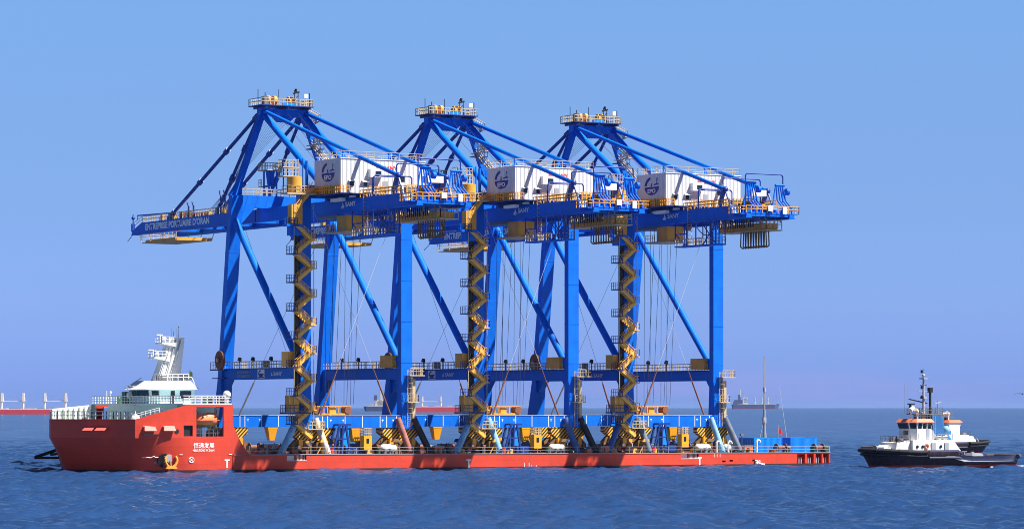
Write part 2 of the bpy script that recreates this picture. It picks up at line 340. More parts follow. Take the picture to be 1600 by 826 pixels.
# ------------------------------------------------------------------ container crane (authored at the first crane's place)
W = 18.2; XC = [0.0, 31.5, 60.49]
OG = (9.1, 13.6, 2.6)
def yA(z): return 24+(40-z)*0.134           # the water side legs lean outwards
def make_crane():
    R = thing('container_crane', '', 'crane', OG)
    def P(mb, name, mat, parent=None): return mb.build(name, mat, parent or R, OG)
    L = lambda body, o, xd, wd, ht, mat, parent, nm='lettering', th=2.2: lettering(body, o, xd, (0,0,1), wd, ht, mat, nm, parent, OG, th)
    # legs
    for x in (0.15, W+0.15):
        m = MB()                             # land side (near) leg
        m.frus([(x-1,-1.0,6.6),(x+1,-1.0,6.6),(x+1,1.0,6.6),(x-1,1.0,6.6)], [(x-1,-.6,14.2),(x+1,-.6,14.2),(x+1,.6,14.2),(x-1,.6,14.2)])
        m.box(x-1, x+1, -.6, .6, 14.2, 44.2)
        leg = P(m, 'leg', 'crane_blue')
        for z in (17, 23.5, 30, 36.5): P(MB().box(x-1.03, x+1.03, -.63, .63, z, z+.12), 'flange', 'crane_blue', leg)
        m = MB()                             # water side (far) leg
        def ring(z, hw, d0, d1): y = yA(z); return [(x-hw, y-d0, z), (x+hw, y-d0, z), (x+hw, y+d1, z), (x-hw, y+d1, z)]
        m.frus(ring(6.6, 1.05, .9, 1.5), ring(14.3, 1.0, .7, .7)); m.frus(ring(14.3, 1.0, .7, .7), ring(44.3, 1.0, .65, .65))
        leg = P(m, 'leg', 'crane_blue')
        for z in (21, 28, 35): 
            y = yA(z); P(MB().box(x-1.03, x+1.03, y-.69, y+.69, z, z+.12), 'flange', 'crane_blue', leg)
    # portal beams, their walkways and boxes
    for k, x in enumerate((0.1, W+0.1)):
        m = MB().box(x-.55, x+.55, .62, yA(15.2)-.72, 14.4, 16.1)
        m.frus([(x-.5,.62,12.6),(x+.5,.62,12.6),(x+.5,.72,12.6),(x-.5,.72,12.6)], [(x-.5,.62,14.4),(x+.5,.62,14.4),(x+.5,2.2,14.4),(x-.5,2.2,14.4)])
        yb = yA(13.5)-.72
        m.frus([(x-.5,yb,12.4),(x+.5,yb,12.4),(x+.5,yb-.1,12.4),(x-.5,yb-.1,12.4)], [(x-.5,yb,14.4),(x+.5,yb,14.4),(x+.5,yb-2.0,14.4),(x-.5,yb-2.0,14.4)])
        beam = P(m, 'portal_beam', 'crane_blue')
        rl = MB(); ye = 25.4
        rl.rail([(x-.95, 1.2, 16.2), (x-.95, ye, 16.2)], gap=.85, r=.04); rl.rail([(x+.95, 1.2, 16.2), (x+.95, ye, 16.2)], gap=1.2)
        if k == 0: rl.rail([(x-1.2, 25.5, 16.2), (x-1.2, 30.2, 16.2), (x+1, 30.2, 16.2)], gap=1.0)
        P(rl, 'railing', 'galvanised', beam)
        fl = MB().box(x-1.0, x+1.0, .7, 25.4, 16.103, 16.2)
        if k == 0: fl.box(x-1.3, x+.9, 25.45, 30.3, 15.95, 16.17).box(x-1.1, x+.3, 25.6, 29.9, 14.6, 14.75)
        P(fl, 'walkway', 'dark_blue', beam)
        for y in ((15.5, 20.2, 9.2) if k == 0 else (19.2, 13.6)):
            q = MB().bar((x-.9, y, 16.2), (x-.9, y, 17.6), .1); q.frus([(x-1.2,y-.25,17.5),(x-.7,y-.25,17.3),(x-.7,y+.3,17.3),(x-1.2,y+.3,17.5)], [(x-1.1,y-.45,18.0),(x-.8,y-.45,17.9),(x-.8,y+.1,17.9),(x-1.1,y+.1,18.0)])
            P(q, 'floodlight', 'dark', beam)
        if k == 0:
            q = MB().box(x-.9, x-.2, 11.3, 12.2, 16.3, 17.4); P(q, 'junction_box', 'steel', beam)
            xs = x-.55-.03
            sg = MB().box(xs-.02, xs, 12.1, 14.5, 14.55, 16.0); sg = P(sg, 'sign_panel', 'white_mark', beam)
            e = MB(); e.add(ellipse((xs-.035, 13.3, 15.35), (0,-1,0), (0,0,1), .95, .55, 180, 360), [tuple(range(29))])
            e.add([(xs-.035,14.3,14.62),(xs-.035,12.3,14.62),(xs-.035,12.3,14.85),(xs-.035,14.3,14.85)], [(0,1,2,3)])
            cr = ellipse((xs-.035, 13.3, 15.3), (0,-1,0), (0,0,1), .95, .62, 95, 175, 10)+ellipse((xs-.035, 13.15, 15.3), (0,-1,0), (0,0,1), .75, .42, 175, 95, 10)
            e.add(cr, [tuple(range(len(cr)))])
            P(e, 'emblem', 'emblem_blue', sg)
            L('SANY', (xs, 9.0, 14.95), (0,-1,0), 2.9, .62, 'far_white', beam)
            t = MB(); t.add([(xs,9.9,14.95),(xs,9.3,14.95),(xs,9.6,15.6)], [(0,1,2)]); P(t, 'logo', 'far_white', beam)
            L('ENTREPRISE  P', (xs, 21.8, 15.35), (0,-1,0), 4.9, .42, 'far_grey', beam)
            L('PORTUAIRE D\'ORAN', (xs, 21.8, 14.75), (0,-1,0), 4.9, .42, 'far_grey', beam)
    # sill beams, with white weld marks
    for near in (True, False):
        yc = 0 if near else yA(7.6)+.3
        m = MB().box(-1.6, W+1.9, yc-.75, yc+.75, 6.7, 8.6)
        for x in (0.15, W+.15):
            for sg in (-1, 1):
                m.frus([(x+sg*1.2,yc-.5,5.2),(x+sg*1.25,yc-.5,5.2),(x+sg*1.25,yc+.5,5.2),(x+sg*1.2,yc+.5,5.2)], [(x+sg*.4,yc-.5,6.7),(x+sg*2.4,yc-.5,6.7),(x+sg*2.4,yc+.5,6.7),(x+sg*.4,yc+.5,6.7)])
        sb = P(m, 'sill_beam', 'crane_blue'); yf = yc-.75
        for x in (3.1, 4.0, 7.1, 10.2, 13.4, 14.6, 16.4): P(MB().box(x-.05, x+.05, yf-.035, yf-.003, 6.75, 8.55), 'stripe', 'white_mark', sb)
        for x in (4.4, 6.6, 13.7, 15.6, 16.7): P(MB().box(x, x+.35, yf-.02, yf-.003, 7.9, 7.99).box(x+.12, x+.2, yf-.03, yf-.018, 7.65, 8.05), 'marking', 'white_mark', sb)
        ed = MB().box(-1.6, W+1.9, yc-.82, yc-.5, 8.603, 8.68); P(ed, 'walkway', 'galvanised', sb)
        hx = 9.2
        h = MB().frus([(hx-.45,yc-.45,4.5),(hx+.45,yc-.45,4.5),(hx+.45,yc+.45,4.5),(hx-.45,yc+.45,4.5)], [(hx-.85,yc-.7,6.45),(hx+.85,yc-.7,6.45),(hx+.85,yc+.7,6.45),(hx-.85,yc+.7,6.45)])
        h.box(hx-.9, hx+.9, yc-.72, yc+.72, 6.45, 6.69); P(h, 'pin_box', 'cab_yellow')
        # wheel bogies under each leg
        for x in (0.15, W+.15):
            cx = x+(1.0 if x < 5 else -1.0); yb = yc-.1
            bg_ = MB(); prof = [(-3.4,6.6),(-3.4,5.7),(-2.2,4.9),(-.8,4.7),(.8,4.7),(2.2,4.9),(3.4,5.7),(3.4,6.6)]
            bg_.frus([(cx+a, yb-.55, z) for a, z in prof], [(cx+a, yb+.55, z) for a, z in prof])
            eq = P(bg_, 'wheel_bogie', 'hazard')
            for t in (-2.0, 2.0):
                prof = [(-1.5,3.3),(1.5,3.3),(1.5,4.0),(.5,4.95),(-.5,4.95),(-1.5,4.0)]
                P(MB().frus([(cx+t+a, yb-.42, z) for a, z in prof], [(cx+t+a, yb+.42, z) for a, z in prof]), 'truck', 'bogie_brown', eq)
                for u in (-.75, .75):
                    P(MB().tube((cx+t+u, yb-.5, 3.1), (cx+t+u, yb+.5, 3.1), .36, 14), 'wheel', 'rust', eq)
                    P(MB().tube((cx+t+u*.7, yb-.45, 3.75), (cx+t+u*.7, yb-1.35, 3.75), .24, 10), 'motor', 'steel' if u < 0 else 'rust', eq)
                hs = MB().box(cx+t-.35, cx+t+.35, yb-.95, yb-.43, 3.9, 4.9); hs.frus([(cx+t-.35,yb-.95,3.4),(cx+t+.1,yb-.95,3.4),(cx+t+.1,yb-.43,3.4),(cx+t-.35,yb-.43,3.4)], [(cx+t-.3,yb-.95,3.9),(cx+t+.35,yb-.95,3.9),(cx+t+.35,yb-.43,3.9),(cx+t-.3,yb-.43,3.9)])
                P(hs, 'gearbox', 'yellow', eq)
    # checker cabin, blue anchor frame, reel
    cb = MB().box(9.5, 10.9, -2.6, -1.3, 3.3, 5.5); cab = P(cb, 'checker_cabin', 'cab_yellow')
    q = MB().box(9.95, 10.4, -2.64, -2.55, 4.3, 5.05); P(q, 'window', 'glass', cab)
    q = MB().rail([(9.5,-2.6,5.5),(10.9,-2.6,5.5),(10.9,-1.3,5.5),(9.5,-1.3,5.5),(9.5,-2.6,5.5)], h=1.15, gap=.35, rails=(1, .66, .33)); P(q, 'cage', 'galvanised', cab)
    q = MB()
    for y in (-1.9, -.4):
        q.bar((4.3,y,2.7),(5.6,y,7.2),.28); q.bar((7.4,y,2.7),(6.6,y,7.2),.28); q.bar((5.2,y,7.2),(7.5,y,7.2),.3); q.bar((4.9,y,5),(7.1,y,5),.22); q.bar((6.0,y,2.7),(6.1,y,7.2),.2)
    q.box(6.6, 9.0, -1.9, -.6, 2.6, 3.7); q.bar((5.2,-1.9,7.2),(5.2,-.4,7.2),.25); q.bar((7.5,-1.9,7.2),(7.5,-.4,7.2),.25)
    P(q, 'anchor_frame', 'dark_blue')
    q = MB().box(6.9, 7.9, -.6, .5, 3.0, 6.69); q.frus([(6.8,-.7,2.6),(8,-.7,2.6),(8,.6,2.6),(6.8,.6,2.6)], [(6.9,-.6,3),(7.9,-.6,3),(7.9,.5,3),(6.9,.5,3)]); P(q, 'jack_post', 'container_blue')
    q = MB().tube((-1.5, 26.3, 17.6), (-1.15, 26.3, 17.6), 1.55, 24).tube((-1.75, 26.3, 17.6), (-1.5, 26.3, 17.6), .5, 14); rl = P(q, 'cable_reel', 'rust')
    q = MB().tube((-1.95, 26.3, 17.6), (-1.75, 26.3, 17.6), .3, 12).box(-1.2,-.9,25.9,26.7,16.2,17.6); P(q, 'hub', 'galvanised', rl)
    # boxes on the portal level
    bx = MB().frus([(17.2,2.0,16.3),(18.6,1.7,16.3),(18.6,6.0,16.3),(17.2,6.0,16.3)], [(17.2,2.2,18.2),(18.6,1.7,18.2),(18.6,6.0,18.2),(17.2,6.0,18.2)]); P(bx, 'electrical_cabinet', 'yellow')
    bx = MB().box(-2.9, -1.1, -.6, 1.6, 16.3, 18.6); P(bx, 'electrical_cabinet', 'yellow')
    bx = MB().box(-3.5, -1.7, -2.1, -.7, 9.2, 11.8); b_ = P(bx, 'lift_cabin', 'yellow')
    q = MB().box(-4.3, .2, -2.4, -.5, 8.95, 9.17); q.rail([(-4.2,-2.3,9.17),(-4.2,-.6,9.17)], gap=.6); q.rail([(-4.2,-2.3,9.17),(-1,-2.3,9.17)], gap=.8); P(q, 'platform', 'dark_blue', b_)
    q = MB().rail([(-3.6,-2.2,7.7),(-1.4,-2.2,7.7),(-1.4,-.7,7.7)], h=1.2, gap=.3, rails=(1,)); P(q, 'cage', 'galvanised', b_)
    # lift shaft mast and zig-zag stairs on the land side leg
    q = MB().box(-1.95, -1.55, -1.15, -.75, 9.2, 41.5).box(-1.3, -1.02, -1.0, -.65, 9.2, 41.5)
    for z in range(12, 41, 3): q.bar((-1.7,-.9,z),(-1,-.7,z),.12)
    P(q, 'lift_mast', 'dark')
    st = MB().bar((-2.7,-2.25,7.6),(-2.7,-2.25,41.5),.08).bar((.75,-2.25,7.6),(.75,-2.25,41.5),.08); st = P(st, 'stair_tower', 'galvanised')
    z = 38.2; side = -1; zs = []
    xl, xr = -2.35, .45
    while z > 7.0:
        x0 = xl if side < 0 else xr; x1 = xr if side < 0 else xl; z2 = z-2.2
        fl = MB()
        for y in (-2.25, -1.45): fl.bar((x0,y,z), (x1,y,z2), .09, .5); fl.bar((x0,y,z+1.0), (x1,y,z2+1.0), .07); fl.bar((x0,y,z+.5), (x1,y,z2+.5), .05)
        for i in range(9):
            t = i/8; x = x0+(x1-x0)*t; zz = z+(z2-z)*t; fl.box(x-.13, x+.13, -2.25, -1.45, zz-.03, zz+.03)
            for y in (-2.25, -1.45):
                if i % 2 == 0: fl.box(x-.03, x+.03, y-.03, y+.03, zz, zz+1.0)
        P(fl, 'stair_flight', 'stair_gold', st)
        ld = MB()
        if side < 0: ld.box(x0-.95, x0+.35, -2.4, -.65, z-.16, z); ld.rail([(x0+.2,-2.35,z),(x0-.9,-2.35,z),(x0-.9,-.7,z)], gap=.55)
        else: ld.box(x0-.35, x0+.75, -2.4, -.65, z-.16, z); ld.rail([(x0-.2,-2.35,z),(x0+.7,-2.35,z),(x0+.7,-.7,z)], gap=.55)
        P(ld, 'stair_landing', 'dark_blue' if side < 0 else 'stair_gold', st)
        z = z2; side = -side
    q = MB().box(-.3, 2.6, -2.5, -1.0, 6.45, 6.6); q.rail([(-.3,-2.45,6.6),(2.55,-2.45,6.6),(2.55,-1,6.6)], gap=.7, r=.06); P(q, 'stair_landing', 'galvanised', st)
    q = MB(); q.box(-3.1, -1.2, -2.2, -.9, 38.4, 41.4); P(q, 'electrical_cabinet', 'yellow')
    q = MB().box(-4.0, -1.0, -2.3, -.7, 38.0, 38.35).box(-3.2, -1.4, -2.0, -.8, 36.6, 38.0); q.rail([(-3.9,-2.2,38.35),(-3.9,-.8,38.35)], gap=.5); P(q, 'service_platform', 'crane_blue')
    fl = MB()                                # last flight up to the girder
    for y in (-2.3, -1.4): fl.bar((-2.6,y,40.2),(.6,y,44.0),.1,.4); fl.bar((-2.6,y,41.2),(.6,y,45.0),.08); fl.bar((-2.6,y,40.7),(.6,y,44.5),.06)
    for i in range(11): x = -2.6+3.2*i/10; fl.box(x-.14,x+.14,-2.3,-1.4,40.2+3.8*i/10-.03,40.2+3.8*i/10+.03)
    P(fl, 'stair_flight', 'stair_gold', st)
    # lift head
    q = MB().tube((-2.2,-1.4,43.3),(-2.2,-1.4,45.7),1.2,14); hd = P(q, 'lift_head', 'yellow')
    q = MB().box(-4.1, 2, -2.7, -.62, 42.95, 43.2); q.rail([(-4,-2.6,43.2),(1.9,-2.6,43.2)], gap=.7); q.rail([(-4,-2.6,43.2),(-4,-.7,43.2)], gap=.7); P(q, 'platform', 'galvanised', hd)
    for x in (-3.6,-2.9,-1.6,-1.0,-.2): P(MB().tube((x,-.4,43.2),(x,-.4,48.2+(x>-1.2)*.5),.10), 'mast_post', 'crane_blue', hd)
    P(MB().tube((.5,-.4,43),(.5,-.4,48.4),.24), 'mast_post', 'crane_blue', hd)
    for zz in (45.9, 47.3): q = MB().box(-4.1,-1.2,-1.2,.6,zz-.15,zz); q.rail([(-4,-1.1,zz),(-1.3,-1.1,zz)], gap=.6); q.rail([(-4,-1.1,zz),(-4,.5,zz)], gap=.6); P(q, 'platform', 'galvanised', hd)
    # ladder with platform on the other land side leg
    q = MB().box(18.2, 20.9, -2.0, -.65, 14.9, 15.05); q.rail([(18.3,-1.95,15.05),(20.8,-1.95,15.05),(20.8,-.7,15.05)], gap=.5); ld = P(q, 'ladder', 'galvanised')
    q = MB()
    for x in (18.25, 18.85): q.bar((x,-1.05,6.8),(x,-1.05,15.9),.07)
    zz = 7.0
    while zz < 15.9: q.bar((18.25,-1.05,zz),(18.85,-1.05,zz),.04); zz += .35
    zz = 9.0
    while zz < 15.9:
        pts = ellipse((18.55,-1.1,zz),(1,0,0),(0,-1,0),.42,.8,0,180,6); q.path(pts, .03, 4); zz += .8
    for a in (30, 90, 150): q.bar((18.55+.42*math.cos(math.radians(a)),-1.1-.8*math.sin(math.radians(a)),9),(18.55+.42*math.cos(math.radians(a)),-1.1-.8*math.sin(math.radians(a)),15.9),.035)
    q.box(17.9, 19.9, -1.9, -.65, 10.7, 10.85); q.rail([(17.9,-1.85,10.85),(19.8,-1.85,10.85),(19.8,-.7,10.85)], gap=.5)
    q.box(19.1, 19.6, -1.2, -.65, 7.2, 14.4)
    P(q, 'ladder_cage', 'galvanised', ld)
    # diagonal braces
    for x in (0.1, W+.1):
        m = MB().tube((x, 23.8, 40.4), (x, .9, 16.3), .56, 18); P(m, 'diagonal_brace', 'crane_blue')
    # cross beams at the top of the portal
    m = MB().box(1.17, W-.87, 23.4, 24.6, 42.4, 44.4); m.frus([(0.9,23.4,39.8),(1.17,23.4,39.8),(1.17,24.6,39.8),(.9,24.6,39.8)], [(0.9,23.4,42.4),(3.6,23.4,42.4),(3.6,24.6,42.4),(.9,24.6,42.4)])
    xb = P(m, 'cross_beam', 'crane_blue')
    q = MB().rail([(1.2,23.4,44.4),(17.2,23.4,44.4)], gap=.9); q.rail([(1.2,24.6,44.4),(17.2,24.6,44.4)]); P(q, 'railing', 'galvanised', xb)
    m = MB().box(1.17, W-.87, .1, 1.4, 42.7, 44.7); xb = P(m, 'cross_beam', 'crane_blue')
    for x in (5.0, 13.2):
        for y in (0.75, 24.0):
            m = MB().box(x-.45, x+.45, y-.45, y+.45, 42.1, 42.75); P(m, 'girder_hanger', 'crane_blue')
    # twin girders and boom
    for k, x in enumerate((4.4, 12.9)):
        m = MB(); prof = [(24.6,40.3),(24.6,42.25),(-23.6,42.25),(-24.6,41.0),(-28.2,40.85),(-28.2,40.3)]
        m.frus([(x,y,z) for y,z in prof], [(x+.95,y,z) for y,z in prof]); m.box(x-.12,x+1.07,-28.2,24.6,40.15,40.297)
        g = P(m, 'main_girder', 'crane_blue')
        if k == 0:
            L('SANY', (x-.03,-5.9,41.05), (0,-1,0), 3.3, .75, 'white_mark', g)
            t = MB(); t.add([(x-.03,-4.5,41.0),(x-.03,-5.5,41.0),(x-.03,-5.0,41.9),(x-.03,-4.9,41.35)], [(0,1,3),(1,2,3)]); t.add(ellipse((x-.03,-5,41.2),(0,-1,0),(0,0,1),.55,.3,200,340,8)+ellipse((x-.03,-5,41.1),(0,-1,0),(0,0,1),.55,.3,340,200,8), [tuple(range(18))]); P(t, 'logo', 'white_mark', g)
        q = MB(); q.rail([(x+.05,-10.5 if k == 0 else -1,42.25),(x+.05,-23.4,42.25)], gap=1.0, r=.055); q.rail([(x+.9,-9.8,42.25),(x+.9,-23.4,42.25)], gap=1.4); P(q, 'railing', 'yellow', g)
        m = MB(); prof = [(25.0,40.3),(25.0,42.2),(68.6,42.2),(71.8,41.1),(72.6,40.9),(72.6,40.3)]
        m.frus([(x,y,z) for y,z in prof], [(x+.95,y,z) for y,z in prof]); m.box(x-.12,x+1.07,25,72.6,40.15,40.297)
        b = P(m, 'boom', 'crane_blue')
        q = MB().rail([(x+.05,26,42.2),(x+.05,68.4,42.2),(x+.05,72.2,41.1)], gap=1.0); q.rail([(x+.9,26,42.2),(x+.9,68.4,42.2)], gap=1.5); P(q, 'railing', 'galvanised', b)
        rr = random.Random(5+k)
        for i in range(13):
            y = 28+i*2.7+rr.random(); hh = .5+rr.random()*.7; P(MB().box(x+.2,x+.8,y,y+.6+rr.random(),42.22,42.2+hh), 'cable_guide', 'yellow' if rr.random() < .6 else 'rust', b)
        if k == 0:
            L("ENTREPRISE PORTUAIRE D'ORAN", (x-.03, 67.0, 40.75), (0,-1,0), 25.2, 1.2, 'white_mark', b, 'lettering', 3.6)
            for y in (50.8, 48.9, 38.5, 36.9): P(MB().path([(x+.5,y,42.2),(x+.5,y,44.1+(y<45)*.9),(x+.5,y+.5,44.8+(y<45)*1.3)], .16, 6), 'boom_hook', 'dark_blue', b)
    for y in (72.0, 62, 52, 42, 32, -27.6): P(MB().box(5.36, 12.89, y-.35, y+.35, 40.45, 41.1), 'cross_tie', 'crane_blue')
    m = MB().box(5.36, 12.89, -28.0, -23.8, 40.82, 40.97).box(13.86, 14.9, -28, -10, 40.9, 41.0).box(3.4, 4.39, -28.0, -24.5, 40.7, 40.85)
    dk = P(m, 'end_deck', 'crane_blue')
    q = MB().rail([(4.4,-28.1,41.0),(14.8,-28.1,41.0),(14.8,-10.2,41.0)], gap=1.0, r=.055); q.rail([(3.5,-24.6,40.9),(3.5,-28.0,40.9),(4.4,-28.0,40.9)], gap=.8, r=.055); P(q, 'railing', 'yellow', dk)
    q = MB().rail([(4.5,-24.2,41.0),(4.5,-26.4,41.0)], gap=.7, r=.07); q.box(8.6,9.5,-28.35,-28.2,41.3,42.2).box(11.5,12.3,-28.4,-28.2,40.9,42.0); P(q, 'sign_board', 'white_mark', dk)
    # boom tip fittings
    m = MB().box(4.5,5.2,72.6,73.1,40.8,42.2).tube((4.8,72.9,42.2),(4.8,72.9,43.8),.1).ball((4.8,72.9,43.2),.32).path([(4.9,72.8,40.5),(4.9,74.6,39.6),(4.9,75.4,39.2)],.06,5)
    m.tube((5,71.5,43.6),(9,64,43.9),.12); m.bar((5,71.5,41.2),(5,71.5,43.6),.08); m.bar((9,64,42.2),(9,64,43.9),.08)
    P(m, 'boom_tip', 'stay_blue')
    m = MB().box(5.6, 12.4, 57.0, 69.5, 38.7, 39.2); tp = P(m, 'service_tray', 'yellow')
    q = MB().rail([(5.6,57.1,39.2),(5.6,71,39.2),(12.2,71,39.2)], gap=1.6); q.box(5.5,12.4,69.5,71.2,38.7,38.8)
    for y in (57.2, 62, 67, 71): q.bar((5.5,y,38.7),(5.2,y,40.3),.1); q.bar((12.4,y,38.7),(12.9,y,40.3),.1)
    P(q, 'hanger', 'galvanised', tp)
    # A-frame
    for sgn, xa, xb_ in ((0, .15, 5.1), (1, W+.05, 12.9)):
        m = MB().bar((xa, 24, 44.2), (xb_, 24, 57.6), .95, .85, up=(0,1,0)); m.frus([(xa-.95,23.4,44.3),(xa+.95,23.4,44.3),(xa+.95,24.6,44.3),(xa-.95,24.6,44.3)], [(xa-.5+(.5-sgn)*1.7,23.5,46.4),(xa+.5+(.5-sgn)*1.7,23.5,46.4),(xa+.5+(.5-sgn)*1.7,24.5,46.4),(xa-.5+(.5-sgn)*1.7,24.5,46.4)])
        fl = P(m, 'frame_leg', 'crane_blue')
        if sgn:
            for t in (.35, .62): 
                p = Vector((xa,24,44.2)).lerp(Vector((xb_,24,57.6)), t); q = MB().box(p.x-1.2,p.x+1.2,23,25,p.z-.15,p.z); q.rail([(p.x-1.2,23.05,p.z),(p.x+1.2,23.05,p.z)], gap=.6); P(q, 'platform', 'dark_blue', fl)
        xk = 5.4 if not sgn else 12.8
        m = MB().tube((xk, 23.6, 57.6), (xk-.2+.4*sgn, .8, 43.4), .55, 18); P(m, 'frame_back_leg', 'crane_blue')
    m = MB().box(4.6, 13.4, 23.3, 24.7, 57.5, 58.7); m.frus([(8.0,23.6,56.6),(10.0,23.6,56.6),(10.0,24.4,56.6),(8.0,24.4,56.6)], [(7.0,23.6,57.5),(11.0,23.6,57.5),(11.0,24.4,57.5),(7.0,24.4,57.5)]); P(m, 'apex_beam', 'crane_blue')
    m = MB().box(4.0, 13.6, 21.9, 26.6, 59.05, 59.2)
    for x in (5, 9, 13): m.box(x-.15,x+.15,22,26.5,58.7,59.04)
    ap = P(m, 'apex_platform', 'dark_blue')
    q = MB().rail([(4.05,26.5,59.2),(4.05,22,59.2),(13.5,22,59.2),(13.5,26.5,59.2),(4.05,26.5,59.2)], gap=.8, r=.05); P(q, 'railing', 'galvanised', ap)
    for x in (6.2, 7.4, 10.1, 10.9): P(MB().tube((x-.2,24,60.1),(x+.25,24,60.1),.75,16).box(x-.25,x+.3,23.7,24.3,59.21,59.7), 'sheave', 'yellow', ap)
    P(MB().box(5.2,6.0,23.2,24.4,59.21,60.7), 'machine_cover', 'steel', ap); P(MB().box(8.5,10.5,22.6,23.3,59.21,59.7), 'machine_cover', 'container_blue', ap)
    for x, y, h, r in ((4.7,24.5,61.9,.06),(6.0,24.5,61.4,.07),(8.5,24.5,62.0,.05),(13.4,23,61.5,.07)): P(MB().tube((x,y,59.2),(x,y,h),r), 'antenna', 'dark', ap)
    q = MB(); q.bar((10.6,23,59.2),(10.6,23,61.9),.1); q.bar((11.3,23,59.2),(11.3,23,61.7),.1); q.bar((10.4,23,61.3),(11.5,23,61.6),.25); q.bar((10.6,23,60.3),(11.3,23,61),.08); q.tube((10.9,23,61.6),(10.9,23,62.1),.2)
    P(q, 'antenna', 'dark', ap)
    q = MB().box(12.2,12.9,22.5,22.7,60.6,61.3).bar((12.55,22.6,59.2),(12.55,22.6,60.6),.08); P(q, 'floodlight', 'white', ap)
    # stairs up the A-frame
    q = MB(); pts = [(13.7,24.6,58.3),(14.2,21.2,56.9),(13.8,24.4,55.9),(14.4,20.4,53.2),(14.0,23.2,53.0),(14.8,19.0,49.2)]
    for a, b in zip(pts, pts[1:]):
        a = Vector(a); b = Vector(b)
        for o in (-.4, .4):
            for dz in (0, .55, 1.0): q.bar(a+Vector((0,o,dz)), b+Vector((0,o,dz)), .08, .22 if dz == 0 else .07)
        for i in range(8): p = a.lerp(b, i/7); q.box(p.x-.14,p.x+.14,p.y-.4,p.y+.4,p.z-.03,p.z+.03); q.box(p.x-.03,p.x+.03,p.y-.43,p.y-.37,p.z,p.z+1)
        q.box(b.x-.7,b.x+.7,b.y-.7,b.y+.7,b.z-.12,b.z)
    P(q, 'frame_stairs', 'tan')
    # stays
    for xs, xa in ((4.9, 5.1), (13.3, 12.9)):
        for y, r in ((57.6, .30), (39.4, .27)):
            a = Vector((xa, 24.6, 58.0)); b = Vector((xs, y, 42.9)); m = MB().tube(a, b, r, 10)
            for t in (.36, .66, .04, .97): p = a.lerp(b, t); d = (b-a).normalized(); m.tube(p-d*.6, p+d*.6, r+.16, 10)
            m.box(xs-.35, xs+.35, y-.5, y+.5, 42.2, 43.3); P(m, 'forestay', 'stay_blue')
        b = Vector((xs, -21.6, 45.0)); a = Vector((xa+.1, 23.2, 58.2)); m = MB().tube(a, b, .33, 12); sy = P(m, 'backstay', 'crane_blue')
        m = MB().bar(b+Vector((0,.2,.2)), (xs,-20.0,42.2), .6, .5, up=(1,0,0)).bar(b, (xs,-23.2,42.2), .22, .22); m.ball(b, .5); P(m, 'stay_post', 'stay_blue', sy)
        t = .60; p = a.lerp(b, t); m = MB().bar(p, (xs,p.y-.3,48.4), .16).bar(p, (xs+1.1,p.y+.3,48.4), .14); P(m, 'stay_strut', 'crane_blue', sy)
    # hoist and boom ropes
    for i in range(12):
        m = MB().tube((5.8+i*.6, 24.3, 59.4), (5.6+i*.6, 40+i*1.9, 42.6), .022, 5, cap=False); P(m, 'boom_rope', 'rope')
    for i in range(3):
        m = MB().tube((7+i*2, 23.6, 58.8), (7.5+i*1.5, 3, 45), .03, 5, cap=False); P(m, 'boom_rope', 'rope')
    # machinery house
    m = MB().box(1.6, 16.6, -9.5, -.9, 42.95, 48.25); hs = P(m, 'machinery_house', 'ribbed_white')
    m = MB().box(1.5, 16.7, -9.6, -.8, 48.253, 48.35); P(m, 'roof', 'white', hs)
    m = MB().rail([(1.7,-.9,48.35),(1.7,-9.4,48.35),(16.5,-9.4,48.35),(16.5,-.9,48.35),(1.7,-.9,48.35)], gap=1.5, r=.028); P(m, 'railing', 'galvanised', hs)
    m = MB()
    m.box(6.4, 8.7, -10.3, -9.5, 45.5, 46.8); cb = P(m, 'control_room', 'white', hs)
    for x0, x1, z0, z1 in ((7.3, 8.3, 45.75, 46.45),):
        q = MB().box(x0, x1, -10.35, -10.28, z0, z1); P(q, 'window', 'glass', hs)
    for x0, x1, z0, z1 in ((11.9, 12.9, 45.0, 45.9), (3.2, 3.9, 44.1, 44.8), (5.6, 6.2, 44.1, 44.8)):
        q = MB().box(x0, x1, -9.56, -9.48, z0, z1); P(q, 'window', 'glass', hs)
    for x0 in (2.9, 5.2):
        q = MB().frus([(x0,-9.5,44.85),(x0+1.2,-9.5,44.85),(x0+1.2,-9.95,44.75),(x0,-9.95,44.75)], [(x0,-9.5,45.0),(x0+1.2,-9.5,45.0),(x0+1.2,-9.6,45.0),(x0,-9.6,45.0)]); P(q, 'hood', 'white', hs)
    q = MB().box(9.0, 9.9, -9.56, -9.48, 43.0, 45.0); P(q, 'door', 'far_grey', hs)
    L('SANY', (9.2,-9.54,46.75), (1,0,0), 2.4, .62, 'letter_red', hs)
    t = MB(); t.add([(7.8,-9.54,46.95),(8.8,-9.54,46.95),(8.3,-9.54,47.7),(8.3,-9.54,47.2)], [(0,1,3),(1,2,3),(0,3,2)]); P(t, 'logo', 'letter_red', hs)
    # emblem on the end wall
    xe = 1.57; ec = Vector((xe,-5.4,46.2)); ya = Vector((0,-1,0)); za = Vector((0,0,1))
    e = MB(); e.add(ellipse(ec,ya,za,2.1,1.35,180,360), [tuple(range(29))])
    cr = ellipse(ec+ya*-.05,ya,za,2.1,1.65,100,172,14)+ellipse(ec+ya*.25,ya,za,1.75,1.30,172,112,14); e.add(cr, [tuple(range(len(cr)))])
    hull = [ec+ya*a+za*b for a,b in ((.5,.22),(2.0,.32),(1.95,.5),(1.55,.5),(1.5,.75),(1.3,.75),(1.25,.5),(.55,.45))]; e.add(hull, [tuple(range(8))])
    cv = [ec+ya*a+za*b for a,b in ((1.25,.85),(1.7,.85),(1.45,1.0),(1.8,1.25),(1.3,1.5),(1.45,1.2))]; e.add(cv, [tuple(range(6))])
